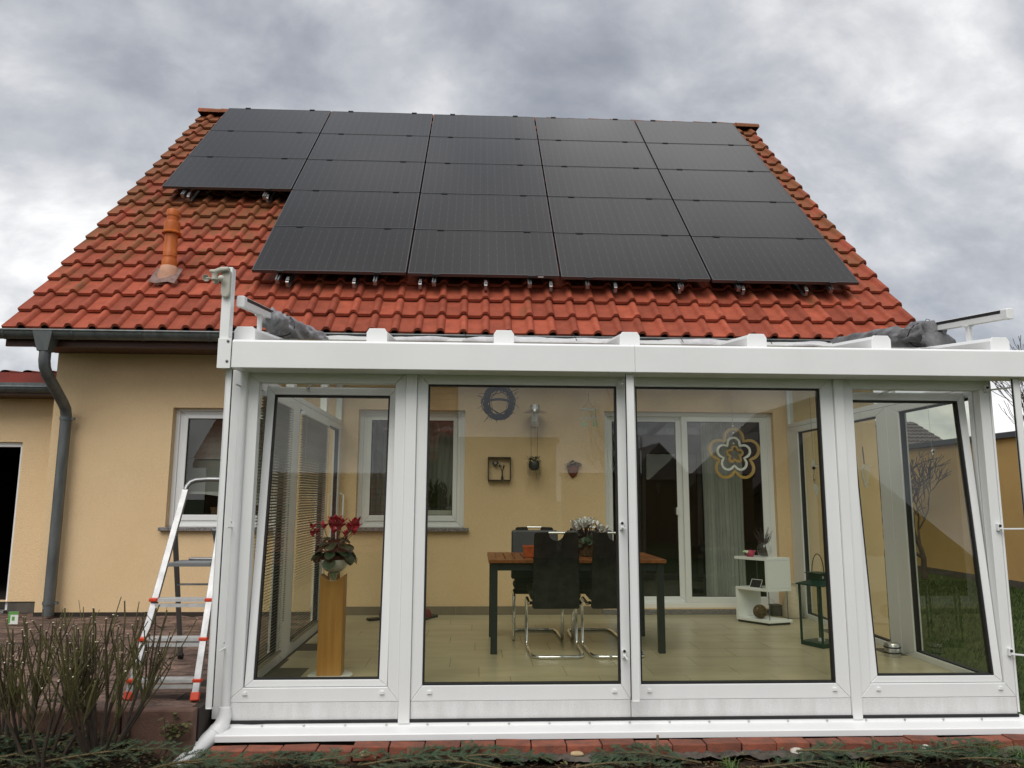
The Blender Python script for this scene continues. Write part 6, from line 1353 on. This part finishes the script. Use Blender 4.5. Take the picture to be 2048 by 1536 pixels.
for k in range(2600):
    x = q.uniform(-3.4, 3.9); y = q.uniform(-.25, .40); z = soil_z(x, y) + .004; a = q.uniform(0, 6.28)
    if k % 3 == 0: leafmesh(lt, (x, y, z + q.uniform(0, .008)), (math.cos(a), math.sin(a), q.uniform(-.3, .4)), (q.uniform(-.5, .5), q.uniform(-.5, .5), 1), q.uniform(.008, .02), q.uniform(.012, .03))
    elif k % 3 == 1: lt.bar((x, y, z + .004), (x + math.cos(a) * q.uniform(.02, .07), y + math.sin(a) * .03, z + q.uniform(.002, .012)), .002, .002)
    else:
        r_ = q.uniform(.004, .012); clod.lathe([(0, -r_), (r_ * .9, -r_ * .3), (r_, r_ * .2), (r_ * .6, r_ * .7), (0, r_ * .85)], (x, y, z), 6, (q.uniform(-.5, .5), q.uniform(-.5, .5), 1))
for k in range(500):
    x = q.uniform(-3.0, 3.6); y = q.uniform(.05, .40); z = soil_z(x, y) + .006; a = q.uniform(0, 6.28); l_ = q.uniform(.05, .14)
    lt.bar((x, y, z), (x + math.cos(a) * l_, y + math.sin(a) * l_ * .5, z + q.uniform(.002, .03)), .0022, .0022)
tag(obj('dead_leaves', lt, M['dry']), kind='stuff'); tag(obj('soil_clods', clod, M['soil']), kind='stuff')
for k in range(1500):
    x = q.uniform(-3.2, -1.62) if k % 5 else q.uniform(-1.5, 3.3); y = q.uniform(-.1, .40); z = soil_z(x, y) + .006; a = q.uniform(0, 6.28); leafmesh(gc, (x, y, z + q.uniform(0, .035)), (math.cos(a), math.sin(a), q.uniform(0, .9)), (0, 0, 1), q.uniform(.010, .02), q.uniform(.014, .028))
tag(obj('ground_cover', gc, M['leaf']), kind='stuff')
# card sign by the garage
q = random.Random(5); gb = MB()
for k in range(16000):
    y = .2 + 9.6 * q.random() ** 1.6; x0 = 3.55 + max(0, y - 1.5) * .42; x = q.uniform(x0, min(9.3, x0 + 3.8)); a = q.uniform(0, 6.28); h_ = q.uniform(.025, .07); w = .004 + .0006 * y
    gb.add([(x - w, y, -.321), (x + w, y, -.321), (x + math.cos(a) * h_ * .6, y + math.sin(a) * h_ * .6, -.32 + h_)], [(0, 1, 2)])
tag(obj('lawn_blades', gb, M['blade']), kind='stuff')
t = thing('plant_card', 'small white and green plant card standing on the terrace by the garage', 'card', (-4.30, 3.28, 0)); obj('card', MB().box(-4.345, -4.255, 3.278, 3.282, .012, .125), M['paper'], t)
obj('print', MB().box(-4.345, -4.255, 3.2765, 3.2778, .098, .125).box(-4.345, -4.325, 3.2765, 3.2778, .02, .095).box(-4.31, -4.285, 3.2765, 3.2778, .045, .08), M['green_card'], t); obj('stick', MB().box(-4.303, -4.297, 3.283, 3.288, -.01, .09), M['stake'], t)
# bare trees
def bare_tree(name, lab, c, h, seed, r0, levels=5, trunk=.25, spread=.6, group=None, lean=(0, 0), nb=(3, 4), rmin=.004):
    q = random.Random(seed); t = thing(name, lab, 'tree', c, group); tk = MB(); br = MB(); tw = MB(); c = Vector(c)
    def grow(p, d, l_, r_, lv):
        n = 4; pts = [p]; dd = d.copy()
        for i in range(n): dd = (dd + Vector((q.uniform(-.2, .2), q.uniform(-.2, .2), q.uniform(-.04, .16)))).normalized(); pts.append(pts[-1] + dd * l_ / n)
        r1 = max(rmin, r_ * .62); mb = tk if lv == 0 else br if lv < 3 else tw; mb.tube(pts, [r_ + (r1 - r_) * i / n for i in range(n + 1)], 7 if lv < 2 else 5 if lv < 3 else 4, cap=True)
        if lv >= levels: return
        for k in range(q.randint(*nb)):
            a = q.uniform(0, 6.28); o = dd.orthogonal().normalized(); o2 = dd.cross(o); s_ = spread * q.uniform(.55, 1.2); nd_ = (dd + (o * math.cos(a) + o2 * math.sin(a)) * s_ + Vector((0, 0, .12))).normalized(); st = pts[-1] if k < 2 else pts[q.randint(2, n)]
            grow(st, nd_, l_ * q.uniform(.66, .95), r1 * (.85 if k else .95), lv + 1)
    grow(c, Vector((lean[0], lean[1], 1)).normalized(), h * trunk, r0, 0)
    obj('trunk', tk, M['bark'], t, smooth=True); obj('crown', br, M['bark'], t, smooth=True); obj('twigs', tw, M['bark'], t); return t
bare_tree('bare_tree', 'small leafless many branched tree before the yellow garage, seen through the right casement', (8.55, 10.2, -.3), 4.4, 3, .06, 5, .17, .85, lean=(.16, 0), rmin=.007)
bare_tree('bare_tree', 'leafless tree with thin twigs at the right edge beside the conservatory', (7.6, 5.3, -.3), 5.0, 8, .05, 5, .21, .6, lean=(-.08, 0), rmin=.004)
bare_tree('bare_tree', 'leafless tree behind the viewer, in front of the red roofed house', (-4.2, -8.5, -.3), 4.2, 15, .06, 5, .24, .6)
bare_tree('bare_tree', 'leafless tree behind the viewer, beside the shade-darkened flat garage and wall', (3.4, -13.0, -.3), 4.0, 19, .06, 5, .25, .6)
